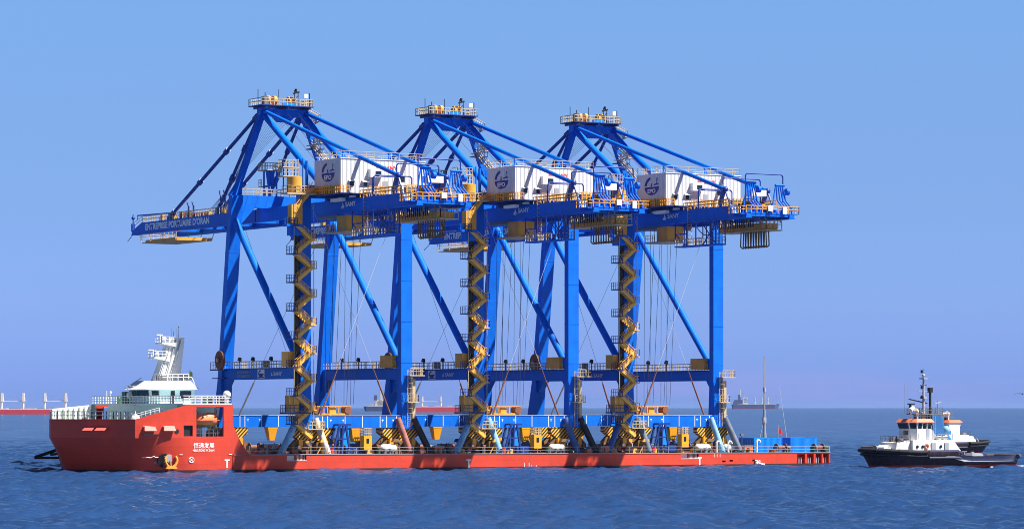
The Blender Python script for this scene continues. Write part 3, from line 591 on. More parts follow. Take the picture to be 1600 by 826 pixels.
    tv = [ec+ya*a+za*b for a,b in ((-.4,.05),(.1,.05),(0,.4),(.05,.62),(-.3,.62),(-.25,.4))]; e.add(tv, [tuple(range(6))])
    e = P(e, 'emblem', 'emblem_blue', hs)
    L('EPO', (xe-.012,-4.2,45.2), (0,-1,0), 2.3, .68, 'white_mark', hs)
    # house floor and yellow walkway in front of the end wall
    m = MB().box(.9, 17.4, -10.6, -.3, 42.78, 42.93).box(3, 15, -9, -2, 42.3, 42.77); fl = P(m, 'house_floor', 'dark_blue')
    q = MB().rail([(1.0,-.5,42.93),(1.0,-10.5,42.93),(2.6,-10.5,42.93)], gap=.55, r=.06); q.rail([(6,-10.5,42.93),(17.2,-10.5,42.93)], gap=.7, r=.055); P(q, 'railing', 'yellow', fl)
    for y in (-1.2,-2.0,-4.2,-5,-6.6,-8.3): P(MB().box(1.05,1.35,y-.5,y,42.935,44.2), 'panel', 'yellow', fl)
    q = MB().box(2.2,2.9,-8.6,-5.0,41.75,42.25).box(3.3,4.0,-10,-8.5,42.3,42.6); P(q, 'air_unit', 'white', fl)
    # trolley, cab, hoist ropes
    m = MB().box(5.5, 12.7, -1.0, 5.5, 39.6, 40.1); tr = P(m, 'trolley', 'steel')
    m = MB().box(5.4, 8.6, -4.4, -1.2, 37.5, 39.9); cb = P(m, 'operator_cab', 'yellow', tr)
    q = MB().box(4.9, 9.2, -4.8, 1.6, 37.2, 37.45).box(9.3, 9.9,-1.0,2.6,38.2,39.5); q.rail([(5,-1.2,37.45),(5,1.5,37.45)], gap=.7); P(q, 'cab_platform', 'galvanised', tr)
    rp = []
    for x in (5.0, 6.2, 8.4, 9.6):
        for y in (0.6, 3.6):
            m = MB().tube((x+1.2,y,39.6),(x,y*.3+.9,10.4),.035,5,cap=False); P(m, 'hoist_rope', 'rope', tr)
    # festoon cable and trays below the land side end
    m = MB()
    for a, b in zip((-2.5,-8.5,-12.5), (-8.2,-12.2,-18.0)):
        pts = [(12.6, a+(b-a)*i/10, 40.0-1.5*math.sin(math.pi*i/10)*(abs(b-a)/6)) for i in range(11)]; m.path(pts, .07, 5)
    P(m, 'festoon_cable', 'rope')
    m = MB().box(9.5, 12.4, -25.5, -13.5, 38.5, 39.6); tr2 = P(m, 'festoon_tray', 'yellow')
    q = MB().rail([(9.4,-26.6,38.6),(9.4,-13.0,38.6)], h=1.3, gap=.9, r=.055); q.rail([(12.5,-26.6,38.6),(9.4,-26.6,38.6)], h=1.3, gap=.7, r=.055); q.box(9.3,12.6,-26.7,-12.8,38.3,38.47)
    for y in (-14,-17.5,-21,-24.8,-26.4): q.bar((9.6,y,39.6),(9.6,y+.4,40.4),.15); q.bar((12.3,y,39.6),(12.6,y,40.2),.15)
    P(q, 'tray_frame', 'galvanised', tr2)
    for i in range(10):
        y = -18.6-i*.72; m = MB(); pts = [(10.2,y,38.3),(10.1,y,36.0),(10.6,y,35.7),(11.1,y,36.0),(11.0,y,38.3)]; m.path(pts, .11, 6); P(m, 'cable_loop', 'bogie_brown', tr2)
    for i in range(20):
        y = -12.6-i*.62; P(MB().box(8.4,8.55,y,y+.14,38.9,40.28), 'cable_carrier', 'dark')
    # maintenance platform hanging under the girders
    m = MB().box(4.2, 6.2, -20.0, -8.2, 36.15, 36.35); mp = P(m, 'maintenance_platform', 'crane_blue')
    q = MB()
    for (x, y) in ((4.3,-8.3),(6.1,-8.3),(4.3,-11.6),(6.1,-11.6)): q.bar((x,y,36.2),(x,y,40.2),.17)
    for z in (38.3, 36.3): q.bar((4.3,-8.3,z),(4.3,-11.6,z),.15); q.bar((4.3,-8.3,z),(6.1,-8.3,z),.15)
    q.bar((4.3,-8.3,38.3),(4.3,-11.6,36.3),.12)
    q.bar((4.3,-8.3,40.0),(4.3,-19.9,40.0),.12).bar((6.1,-8.3,40.0),(6.1,-19.9,40.0),.12).bar((4.3,-8.3,36.3),(4.3,-19.9,36.3),.12).bar((6.1,-8.3,36.3),(6.1,-19.9,36.3),.12).bar((4.3,-19.9,36.3),(6.1,-19.9,36.3),.12)
    for y in (-16.2,-17.2,-18.2,-19.9): q.bar((4.3,y,36.2),(4.3,y,40.2),.13); q.bar((6.1,y,36.2),(6.1,y,40.2),.13)
    q.bar((4.3,-16.2,36.3),(4.3,-19.9,39.6),.12); q.bar((4.3,-19.9,36.3),(4.3,-16.2,39.6),.12)
    P(q, 'hanger_frame', 'stay_blue', mp)
    q = MB().rail([(4.2,-8.4,36.35),(4.2,-16.2,36.35)], gap=.8, r=.05); q.rail([(6.2,-8.4,36.35),(6.2,-19.9,36.35)], gap=1, r=.05); P(q, 'railing', 'galvanised', mp)
    q = MB()
    for x in (4.3, 5.0): q.bar((x,-11.9,36.4),(x,-11.9,43.6),.07)
    for i in range(20): q.bar((4.3,-11.9,36.6+i*.35),(5,-11.9,36.6+i*.35),.05)
    for i in range(8): q.path(ellipse((4.65,-11.9,38+i*.7),(1,0,0),(0,-1,0),.4,.7,0,180,6), .04, 4)
    P(q, 'ladder', 'yellow', mp)
    # rope frames and pipe gantries on the land side end
    for x, y, h in ((7.2,-24.6,46.0),(11.4,-26.6,45.6)):
        m = MB()
        for o in (0,.55,1.1,1.65):
            m.path([(x+o*.7,y,h),(x+o+.2,y,43.2),(x+o+.9,y-.6,42.0),(x+o+1.0,y-.6,41.0)], .13, 6)
        m.bar((x-1.0,y,41.0),(x-.1,y,h),.16); m.tube((x-.2,y,h),(x+1.6,y,h),.2,8); m.box(x-.4,x+2.0,y-.4,y+.5,41.0,41.7); m.tube((x+1.9,y,h-1),(x+2.4,y,h-1),.55,12)
        P(m, 'rope_frame', 'crane_blue')
    for (x0,x1,y,z,zb) in ((3.6,8.0,-16.0,45.2,42.4),(5.2,12.6,-20.6,46.9,42.4),(6.2,13.6,-25.4,47.4,41.0),(4.8,11.5,-14.2,45.5,43)):
        P(MB().path([(x0,y,zb),(x0,y,z-.3),(x0+.3,y,z),(x1-.3,y,z),(x1,y,z-.3),(x1,y,max(zb,z-4.4))], .11, 6), 'pipe_gantry', 'stay_blue')
    rr = random.Random(11); md = P(MB().box(5.36,12.89,-23.6,-19,41.85,42.0), 'machine_deck', 'steel')
    for i in range(16):
        x = 5.5+rr.random()*6.5; y = -19.2-rr.random()*3.6; a = .4+rr.random()*.7; P(MB().box(x,x+a,y,y+a,42.01,42.4+rr.random()*1.2), 'hoist_part', rr.choice(['steel','dark_blue','rust','yellow']), md)
    rr = random.Random(12)
    for i in range(7):
        y = -19.1-rr.random()*4.2; x = 5.6+rr.random()*5; P(MB().rail([(x,y,42.01),(x+2.2,y,42.01)], h=1.6, gap=.7, r=.05), 'guard_rail', 'yellow', md)
    m = MB().box(8.9,11.8,-23.4,-21.8,44.0,45.0); P(m, 'winch_cover', 'white')
    # boom latch tower
    m = MB()
    for (x, y) in ((8.3,27.6),(9.7,27.6),(8.3,29.4),(9.7,29.4)): m.bar((x,y,42.2),(x,y,49.0),.22)
    for z in (46.4,): m.bar((8.3,27.6,z),(9.7,27.6,z),.2); m.bar((8.3,27.6,z),(8.3,29.4,z),.2)
    m.bar((8.3,27.6,42.4),(8.3,29.4,46.4),.14); m.tube((9,28.5,46.6),(9,28.5,49),.5,10,r2=.8); lt = P(m, 'latch_tower', 'crane_blue')
    m = MB().box(7.6,10.4,26.8,30.2,48.9,49.05).box(7.8,9,29.3,30.4,46.3,46.4); m.rail([(7.6,30.1,49.05),(7.6,26.9,49.05),(10.3,26.9,49.05),(10.3,30.1,49.05)], gap=.5, r=.05); m.rail([(7.8,30.3,46.4),(7.8,29.3,46.4)], gap=.5); P(m, 'platform', 'galvanised', lt)
    # transport lashings
    for yb, yt, zt in ((-.3, -.3, 41.5), (yA(8)-.4, yA(41)-.4, 40.0)):
        for x0, x1 in ((3.0, 16.6), (15.6, 1.4)):
            a = Vector((x0, yb, 8.7)); b = Vector((x1, yt, zt)); p = a.lerp(b, .17)
            m = MB().tube(p, b, .028, 5, cap=False); lw = P(m, 'lashing_wire', 'wire' if yb < 5 else 'rope')
            m = MB().tube(a, p, .14, 8); m.tube(p, a.lerp(b, .24), .07, 6); P(m, 'lashing_rod', 'rust' if x0 > 9 or yb < 5 else 'steel', lw)
    return R
CR = make_crane()
CR['group'] = 'container cranes on the ship'
CR['label'] = 'blue container crane nearest the ship\'s white bridge and bow'
c2 = copy_tree(CR); c2.location.x += XC[1]; c2['label'] = 'middle of the three blue container cranes on the deck'
c3 = copy_tree(CR); c3.location.x += XC[2]; c3['label'] = 'blue container crane nearest the stern and the two blue deck containers'

# ------------------------------------------------------------------ heavy lift ship
YN, YF = -3.5, 30.7; YC = 13.6; XS = 100.2
def zd(x): return 2.62-0.0045*max(0, x)
SO = (30, YC, 0)
SHIP = thing('cargo_ship', 'long red heavy lift ship with white bridge at the bow carrying three cranes', 'ship', SO)
def S(mb, name, mat, parent=None, label=None): return mb.build(name, mat, parent or SHIP, SO, label=label)
def SL(body, o, wd, ht, mat, parent, nm='lettering', th=1.0): return lettering(body, o, (1,0,0), (0,0,1), wd, ht, mat, nm, parent, SO, th)
def wall_holes(xs, zs, holes, yf, depth=0.0, back=False, ztop=None, sgn=1):
    """plating along X with rectangular openings; depth > 0 gives each opening real sides (and a back)"""
    m = MB(); X = sorted(set(xs)|{h[0] for h in holes}|{h[1] for h in holes}); Z = sorted(set(zs)|{h[2] for h in holes}|{h[3] for h in holes})
    zt = lambda x, z: min(z, ztop(x)) if ztop else z
    for xa, xb in zip(X, X[1:]):
        for za, zb in zip(Z, Z[1:]):
            xm, zm = (xa+xb)/2, (za+zb)/2
            if any(h[0] < xm < h[1] and h[2] < zm < h[3] for h in holes): continue
            a, b, c, d = zt(xa, za), zt(xb, za), zt(xb, zb), zt(xa, zb)
            if c-b < 1e-5 and d-a < 1e-5: continue
            m.add([(xa,yf(xa),a),(xb,yf(xb),b),(xb,yf(xb),c),(xa,yf(xa),d)], [(0,1,2,3)])
    for xa, xb, za, zb in holes:
        if depth:
            q = [(xa,yf(xa),za),(xb,yf(xb),za),(xb,yf(xb),zb),(xa,yf(xa),zb)]; r = [(x,y+depth*sgn,z) for x,y,z in q]
            m.add(q+r, [(0,1,5,4),(1,2,6,5),(2,3,7,6),(3,0,4,7)]+([(4,5,6,7)] if back else []))
    return m
# main hull, near side with its recesses
NICHE = [(-4.6,-1.2,1.75,2.55),(69.2,72.8,1.45,2.25)]
VENT = [(77.6,78.3,.75,1.05),(79.1,79.8,.85,1.15),(83.8,84.5,.85,1.15)]
STERN = [(93.2,94.9,.35,2.0),(95.3,96.7,.35,2.0),(97.1,98.4,.35,2.0),(98.7,99.9,.35,2.0)]
xs = list(np.linspace(-14, XS, 40))
hull = wall_holes(xs, [-2.5, .25, 3.0], NICHE+VENT+STERN, lambda x: YN, 1.3, True, zd)
hull.add([(-14,YF,-2.5),(XS,YF,-2.5),(XS,YF,zd(XS)),(-14,YF,zd(-14))], [(0,1,2,3)])
hull.add([(XS,YN,-2.5),(XS,YF,-2.5),(XS,YF,zd(XS)),(XS,YN,zd(XS))], [(0,1,2,3)])
HULL = S(hull, 'hull', 'ship_red')
m = MB().add([(-14,YN,zd(-14)-.004),(0,YN,zd(0)-.004),(XS,YN,zd(XS)-.004),(XS,YF,zd(XS)-.004),(0,YF,zd(0)-.004),(-14,YF,zd(-14)-.004)], [(0,1,4,5),(1,2,3,4)]); S(m, 'deck', 'deck')
m = MB().bar((-13.8,YN-.02,zd(0)+.04),(0,YN-.02,zd(0)+.04),.12,.1).bar((0,YN-.02,zd(0)+.04),(XS,YN-.02,zd(XS)+.04),.12,.1); S(m, 'gunwale', 'far_grey', HULL)
# boot topping: a wet dark band a little proud of the plating
m = MB().add([(-14,YN-.012,-1),(XS+.012,YN-.012,-1),(XS+.012,YN-.012,.42),(-14,YN-.012,.42)], [(0,1,2,3)]); S(m, 'boot_stripe', 'boot_dark', HULL)
for x in (-14.9+.0, 28.1, 73.0):
    z = .35 if x > 0 else .7
    yy = YN-.025
    m = MB().box(x-.12,x+.12,yy,yy+.02,z+.0,z+1.1).box(x-.42,x+.42,yy,yy+.02,z+1.1,z+1.3); S(m, 'tug_mark', 'white_mark', HULL)
rr = random.Random(2)
for x in (38.5, 39.4, 39.9, 40.8):
    m = MB().box(x,x+.08,YN-.02,YN-.004,.35,.35+.5*rr.random()+.2); S(m, 'draught_mark', 'white_mark', HULL)
for x in (75.9, 76.5, 77.1):
    m = MB().box(x,x+.09,YN-.02,YN-.004,1.6,2.25); S(m, 'paint_run', 'far_white', HULL)
for k, (xa, xb, za, zb) in enumerate(NICHE):
    m = MB(); w_ = (xb-xa)
    m.box(xa+.05,xa+w_*.45,YN+.5,YN+.9,za,zb-.05)
    for i in range(7): m.box(xa+w_*(.5+.07*i),xa+w_*(.5+.07*i)+.07,YN+.25,YN+.35,za,zb)
    m.box(xa,xb,YN-.03,YN+.12,za-.1,za-.003); S(m, 'fairlead', 'far_white', HULL)
for xa, xb, za, zb in STERN:
    m = MB(); m.tube(((xa+xb)/2-.2,YN+.5,za),((xa+xb)/2-.2,YN+.5,zb-.5),.14,8).tube(((xa+xb)/2+.3,YN+.5,za),((xa+xb)/2+.3,YN+.5,zb-.5),.14,8); S(m, 'bitt', 'far_grey', HULL)
# bow: upper plating and flared lower hull
def plan_up(n=26):                # near half, from the side to the stem, knuckle height
    pts = [(-13.9,YN),(-16,YN),(-18,YN),(-20,YN),(-22,YN+.05),(-24,YN+.2),(-26,YN+.45),(-28,YN+.75),(-29.8,YN+1.1)]
    for i in range(1, 13):
        t = i/12; x = -29.8-7.2*(t-.05*t**5); y = YN+1.1+(YC-YN-1.1)*t; pts.append((x, y))
    return pts
def plan_wl():
    pts = []; up = plan_up()
    for i, (x, y) in enumerate(up):
        if i <= 8:
            t = i/8; pts.append((-13.9-14.8*t, YN+3.3*max(0,(t-.35)/.65)**2.0))
        else:
            t = (i-8)/12; pts.append((-28.7-5.4*(t-.04*t**5), YN+3.3+(YC-YN-3.3)*t))
    return pts
UP, WL = plan_up(), plan_wl()
def bow_ring(z):
    t = max(0, min(1, z/5.3)); t = t**1.25
    near = [(a[0]*t+b[0]*(1-t), a[1]*t+b[1]*(1-t)) for a, b in zip(UP, WL)]
    return [(x,y,z) for x,y in near]+[(x,2*YC-y,z) for x,y in near[-2::-1]]
m = MB().loft([bow_ring(z) for z in (-2.5,0,.6,1.2,1.9,2.6,3.3,4.0,4.7,5.3)])
BOW = S(m, 'bow', 'bow_red')
m = MB().loft([[(x*1.0-(.012 if i > 8 else 0),y-.014,z) if y < YC else (x-.012,y+.014,z) for i,(x,y,z) in enumerate(bow_ring(zz))] for zz in (-1.5,0,.42)]); S(m, 'boot_stripe', 'boot_dark', BOW)
def ztop_side(x): return 10.35 if x > -21.6 else 8.15+(x+29.8)*(10.35-8.15)/8.2
yside = lambda x: float(np.interp(-x, [-a[0] for a in UP[:9]], [a[1] for a in UP[:9]]))
BAY = (-20.1,-15.5,5.5,10.0)
zl = [5.3, 5.5, 6.5, 7.5, 8.15, 8.6, 9.2, 9.8, 10.0, 10.35]
xsid = [a[0] for a in UP[:9]]+[-21.6]
m = wall_holes(xsid, zl, [BAY,(-22.2,-20.7,5.55,7.2)], yside, .35, False, ztop_side)
m.add([(-13.9,YN,5.3),(-13.9,YN+.35,5.3),(-13.9,YN+.35,10.35),(-13.9,YN,10.35)], [(0,1,2,3)])
m.add([(-13.9,YN,10.35),(-21.6,YN+.04,10.35),(-21.6,YN+.39,10.35),(-13.9,YN+.35,10.35)], [(0,1,2,3)])
SIDE = S(m, 'side_plating', 'bow_red')
m = MB().add([(-13.9,YN,2.5),(-13.9,YN,5.3),(-13.9,YN,7.2),(-12.2,YN,4.0),(-10.8,YN,2.55)], [(0,1,2,3,4)]); m.box(-13.9,-13.6,YN+.02,YF-.02,2.4,5.3); S(m, 'bulkhead', 'bow_red', SIDE)
m = MB().box(-22.2,-20.7,YN+.36,YN+.9,5.55,7.2); S(m, 'dark_door', 'dark', SIDE)
# far side plating mirrored
m = wall_holes(xsid, zl, [BAY], lambda x: 2*YC-yside(x), -.35, False, ztop_side)
S(m, 'side_plating', 'bow_red')
# front bulwark
fr = UP[8:]; ring = fr+[(x,2*YC-y) for x,y in fr[-2::-1]]
m = MB().loft([[(x,y,5.3) for x,y in ring],[(x,y,8.15) for x,y in ring]], smooth=False)
m.loft([[(x+.25,YC+(y-YC)*.985,8.15) for x,y in ring],[(x,y,8.15) for x,y in ring]], smooth=False)
FB = S(m, 'bow_plating', 'bow_red')
m = MB().add([(x+.1,y,6.9) for x,y in ring]+[(-13.8,YF,6.9),(-13.8,YN+.1,6.9)], [tuple(range(len(ring)+2))]); S(m, 'foredeck', 'green')
# white inside of the far bulwark with ribs
m = MB(); inn = [(x+.28,YC+(y-YC)*.975) for x,y in ring]; k0 = 13
m.loft([[(x,y,6.9) for x,y in inn[k0:]],[(x,y,8.16+i*.14) for i,(x,y) in enumerate(inn[k0:])]], smooth=False)
pa, pb = inn[-1], (-21.7, YF-.45); 
m.add([(*pa,6.9),(*pb,6.9),(*pb,10.4),(*pa,8.16+.14*(len(inn)-k0-1))], [(0,1,2,3)])
for i in range(9):
    t = i/8; x = pa[0]+(pb[0]-pa[0])*t; y = pa[1]+(pb[1]-pa[1])*t; z1 = 9.8+(10.4-9.8)*t; m.box(x-.07,x+.07,y-.4,y-.05,6.9,z1-.2)
for x,y in inn[k0:]: m.box(x-.06,x+.06,y-.35,y-.03,6.9,8.0)
S(m, 'inner_bulwark', 'white', FB)
m = MB().rail([(x+.15,YC+(y-YC)*.985,8.16) for x,y in ring[:22]], h=1.15, gap=.9, r=.05); S(m, 'railing', 'white', FB)
m = MB().rail([(-29.5,YN+1.3,8.25),(-26,YN+.6,9.2)], h=.7, gap=.8); S(m, 'railing', 'white', SIDE)
# hull side fittings
for x in (-28.6, -25.6):
    m = MB(); y = yside(x); m.frus([(x,y-.05,7.05),(x+1.9,y-.2,7.05),(x+1.9,y-.75,6.35),(x,y-.6,6.35)], [(x,y-.05,7.15),(x+1.9,y-.2,7.15),(x+1.9,y-.85,6.4),(x,y-.7,6.4)])
    m.box(x-.02,x+.05,y-.6,y,6.4,7.1); S(m, 'hood', 'hood_red', SIDE)
fx = lambda y: float(np.interp(y, [p[1] for p in UP[8:]], [p[0] for p in UP[8:]]))
for y in (2.6, 4.9):
    x = fx(y); x2 = fx(y+1.7); m = MB().frus([(x+.1,y,7.0),(x2+.1,y+1.7,7.0),(x2-.8,y+1.3,6.35),(x-.8,y-.4,6.35)], [(x+.1,y,7.12),(x2+.1,y+1.7,7.12),(x2-.9,y+1.25,6.45),(x-.9,y-.45,6.45)]); S(m, 'hood', 'hood_red', FB)
m = MB().box(-28.9,-26.2,yside(-27)-.6,yside(-27)-.05,5.75,5.9); S(m, 'step', 'dark', SIDE)
m = MB().tube((-23.3,yside(-23.3)+.1,6.3),(-23.3,yside(-23.3)-.05,6.3),.34,16); S(m, 'porthole', 'dark', SIDE)
def yhull(x, z):                  # outer skin of the lower bow at (x, z)
    r = bow_ring(z)[:9]; return float(np.interp(-x, [-p[0] for p in r], [p[1] for p in r]))
def on_hull(x, z, off=.03): return (x, yhull(x, z)-off, z)
ly = yhull(-19, 3.9)-.05
SL('\u6052\u901a\u53d1\u5c55', (-20.6, ly, 3.70), 3.5, .88, 'white_mark', BOW, th=.5)
SL('HENG TONG FA ZHAN', (-20.7, ly+.01, 3.22), 3.6, .36, 'white_mark', BOW, th=1.0)
# plimsoll circle, thruster marks, script-like bulb mark
def stroke(pts, r, name, mat='white_mark'):
    m = MB().path([on_hull(x, z) for x, z in pts], r, 5); return S(m, name, mat, BOW)
cx, cz, cr_ = -20.9, 1.95, .42
stroke([(cx+cr_*math.cos(a*math.pi/8), cz+cr_*math.sin(a*math.pi/8)) for a in range(17)], .05, 'thruster_mark')
stroke([(cx-.28,cz-.28),(cx+.28,cz+.28)], .05, 'thruster_mark'); stroke([(cx-.28,cz+.28),(cx+.28,cz-.28)], .05, 'thruster_mark')
stroke([(-28.2,2.35),(-27.4,2.38),(-27.0,2.3),(-26.6,2.55),(-26.3,2.35),(-25.9,2.4),(-25.6,2.75),(-25.4,2.45),(-25.0,2.5),(-24.9,2.4)], .06, 'bulb_mark')
stroke([(-25.9,1.75),(-26.4,1.55),(-25.9,1.35),(-25.7,1.6)], .035, 'bulb_mark', 'far_grey'); stroke([(-25.2,1.7),(-24.9,1.5)], .035, 'bulb_mark', 'far_grey')
for x in (-22.8, -14.6): stroke([(x,2.75),(x+.5,2.75)], .05, 'draught_mark')
# anchor pocket
ap = Vector((-24.6, yhull(-24.6, 1.9), 1.9)); m = MB(); 
m.tube(ap+Vector((-.35,1.0,.2)), ap+Vector((-.35,.10,-.02)), 1.12, 24); PK = S(m, 'anchor_pocket', 'dark', BOW)
m = MB().tube(ap+Vector((.25,.2,.35)), ap+Vector((.3,-.28,.3)), .62, 16); S(m, 'hawse_pipe', 'far_grey', PK)
# superstructure
m = MB().box(-21.2,-14.6,1.0,26.2,6.9,10.3); TI = S(m, 'deckhouse', 'pale_blue')
for y in (3,6,9.5,12.5,16,19.5,23): 
    q = MB().box(-21.26,-21.17,y,y+.45,8.5,9.4); S(q, 'window', 'glass', TI)
q = MB().box(-21.28,-21.17,14.2,15.1,6.95,9.2); S(q, 'door', 'dark', TI)
m = MB().box(-22.2,-13.9,YN+.4,YF-.4,10.353,10.55); BD = S(m, 'bridge_deck', 'pale_blue')
m = MB().rail([(-22.1,YF-.5,10.55),(-22.1,YN+.5,10.55),(-14.0,YN+.5,10.55),(-14.0,YF-.5,10.55)], h=1.15, gap=1.0, r=.05, rails=(1,.66,.33)); S(m, 'railing', 'white', BD)
m = MB(); x0,x1,y0,y1 = -21.4,-14.4,9.0,18.4
m.frus([(x0,y0+1.2,10.55),(x0+1.2,y0,10.55),(x1,y0,10.55),(x1,y1,10.55),(x0+1.2,y1,10.55),(x0,y1-1.2,10.55)], [(x0-.25,y0+1.1,12.75),(x0+1.1,y0-.15,12.75),(x1,y0-.15,12.75),(x1,y1+.15,12.75),(x0+1.1,y1+.15,12.75),(x0-.25,y1-1.1,12.75)])
BR = S(m, 'bridge', 'pale_blue')
q = MB()
for i in range(8):
    y = y0+1.35+i*.88; q.add([(x0-.19,y,11.75),(x0-.19,y+.72,11.75),(x0-.30,y+.72,12.6),(x0-.30,y,12.6)], [(0,1,2,3)])
S(q, 'window', 'glass', BR)
q = MB().add([(x0+.15,y0+.85,11.8),(x0+.95,y0+.02,11.8),(x0+.87,y0-.06,12.5),(x0+.07,y0+.77,12.5)], [(0,1,2,3)]); S(q, 'window', 'glass', BR)
q = MB().box(-16.9,-15.0,y0-.2,y0-.05,11.4,12.5); S(q, 'window', 'glass', BR)
q = MB().box(-18.5,-17.8,y0-.17,y0+.02,10.6,12.5); S(q, 'door', 'dark', BR)
m = MB().frus([(x0-1.0,y0+.6,12.753),(x0+.7,y0-.9,12.753),(x1+.5,y0-.9,12.753),(x1+.5,y1+.9,12.753),(x0+.7,y1+.9,12.753),(x0-1.0,y1-.6,12.753)], [(x0+.8,y0+1.6,14.1),(x0+1.6,y0+.5,14.1),(x1-.4,y0+.5,14.1),(x1-.4,y1-.5,14.1),(x0+1.6,y1-.5,14.1),(x0+.8,y1-1.6,14.1)])
RF = S(m, 'bridge_roof', 'white', BR)
q = MB().rail([(x0+1.0,y0+1.8,14.1),(x0+1.8,y0+.7,14.1),(x1-.6,y0+.7,14.1)], h=1.0, gap=.9); q.bar((x0-.9,y1-.8,12.9),(x0+1.9,y1-1,14.6),.12); q.path([(x1+.4,y0,13),(x1-.2,y0+.4,14.6),(x1-.8,y0+.5,14.7)],.07,5); S(q, 'railing', 'white', BR)
S(MB().box(-20.2,-18.4,10.2,10.6,14.1,14.9), 'locker', 'steel', BR); S(MB().box(-15.9,-14.9,9.8,10.8,14.1,15.0), 'locker', 'steel', BR)
# raked mast
m = MB(); m.frus([(-19.2,12.4,14.1),(-15.2,12.4,14.1),(-15.2,14.6,14.1),(-19.2,14.6,14.1)], [(-16.6,12.8,20.9),(-14.2,12.8,20.9),(-14.2,14.3,20.9),(-16.6,14.3,20.9)]); MS = S(m, 'mast', 'white')
q = MB()
for o in (0, .55): q.bar((-19.05+o*0,11.7+o,14.1),(-16.5,12.4+o,20.6),.07)
for i in range(22):
    t = i/21; q.bar((-19.05+2.55*t,11.7+.7*t,14.1+6.5*t),(-19.05+2.55*t,12.25+.7*t,14.1+6.5*t),.05)
for x in (-18.0,-17.2): q.tube((x,11.85,14.1),(x+2.2,12.6,20.5),.1,6)
S(q, 'ladder', 'far_grey', MS)
for (x0_, x1_, z) in ((-19.6,-17.0,17.6),(-18.3,-15.8,19.9)):
    q = MB(); q.frus([(x0_,12.4,z),(x1_,12.2,z-.5),(x1_,15,z-.5),(x0_,14.8,z)], [(x0_,12.4,z+.2),(x1_,12.2,z+.2),(x1_,15,z+.2),(x0_,14.8,z+.2)]); q.rail([(x1_,12.3,z+.2),(x0_,12.5,z+.2),(x0_,14.7,z+.2)], h=.9, gap=.6); S(q, 'platform', 'white', MS)
q = MB().bar((-20.4,13.0,18.9),(-18.2,14.0,18.9),.14).tube((-19.3,13.5,17.8),(-19.3,13.5,18.9),.12).bar((-18.9,13.2,21.3),(-17.6,13.8,21.3),.12).tube((-18.1,13.5,20.1),(-18.1,13.5,21.3),.1); S(q, 'radar', 'white', MS)
q = MB().ball((-18.9,13.0,18.25),.32).ball((-17.6,13.2,20.7),.38); S(q, 'radome', 'white', MS)
q = MB()
for x, h in ((-16.2,1.6),(-15.8,1.1),(-15.2,1.5),(-14.9,1.9)): q.tube((x,13.5,20.8),(x,13.5,20.8+h),.04,5)
q.ball((-14.9,13.5,22.6),.14); S(q, 'antenna', 'steel', MS)
q = MB().frus([(-13.7,12,14.4),(-13.2,12,14.3),(-13.2,12.05,15.4),(-13.7,12.05,15.7)], [(-13.7,12.05,14.4),(-13.2,12.05,14.3),(-13.2,12.1,15.4),(-13.7,12.1,15.7)]); q.tube((-13.7,12,12.7),(-13.7,12,15.9),.04,5); S(q, 'signal_flag', 'light_green', BR)
for x, y, z0 in ((-21.7,16.8,10.55),(-14.5,-2.6,10.55),(-25.0,8.0,6.9)):
    q = MB().tube((x,y,z0),(x,y,z0+.9),.22,8).ball((x,y,z0+1.35),.62); S(q, 'radome', 'white', BD)
q = MB().box(-16.7,-15.3,.2,1.3,10.55,11.5); S(q, 'deck_locker', 'green', BD)
q = MB().box(-15.2,-14.1,-1.5,-.6,10.55,11.2).box(-17.4,-16.6,-2.5,-2.0,10.55,11.3); S(q, 'raft_box', 'dark', BD)
q = MB().tube((-21.8,25.5,10.55),(-21.8,25.5,12.6),.06,6).ball((-21.8,24.0,12.3),.2).tube((-21.8,24,10.55),(-21.8,24,12.3),.05,6); S(q, 'lamp_post', 'white', BD)
S(MB().box(-21.9,-21.2,18.3,19.6,10.56,12.4), 'deck_locker', 'green', BD); S(MB().box(-21.7,-21.2,21.2,22,10.56,11.6), 'deck_locker', 'green', BD)
# foredeck gear
q = MB().tube((-27,9.5,7.3),(-27,11.5,7.3),.75,14).ball((-26.2,5.3,7.9),.85,sz=1.2); S(q, 'vent_drum', 'white')
q = MB().box(-29,-26.5,15,18,6.9,8.0).tube((-28,18.5,7.7),(-28,20.5,7.7),.7,12).tube((-27,21.3,7.6),(-27,23,7.6),.6,12); S(q, 'windlass', 'steel')
# inside the lifeboat bay
m = MB().box(-21.5,-13.9,YN+.4,1.0,5.30,5.45); S(m, 'bay_deck', 'green')
q = MB().frus([(-19.6,-.2,5.45),(-19.0,-.2,5.45),(-19.0,.6,5.45),(-19.6,.6,5.45)], [(-20.0,-2.2,9.9),(-19.5,-2.2,9.9),(-19.5,-1.4,9.9),(-20,-1.4,9.9)])
q.frus([(-15.9,-.2,5.45),(-15.3,-.2,5.45),(-15.3,.6,5.45),(-15.9,.6,5.45)], [(-16.0,-2.2,9.9),(-15.5,-2.2,9.9),(-15.5,-1.4,9.9),(-16,-1.4,9.9)]); S(q, 'davit', 'white')
q = MB().box(-18.4,-17.3,.2,1.0,5.45,10.3); S(q, 'bay_column', 'white')
q = MB().box(-17.0,-16.0,-1.6,-.5,5.45,6.3).box(-15.6,-14.8,-2,-1,5.45,6.6); q.rail([(-20,-3.0,5.45),(-14,-3.0,5.45)], gap=.8, r=.04); S(q, 'bay_gear', 'steel')
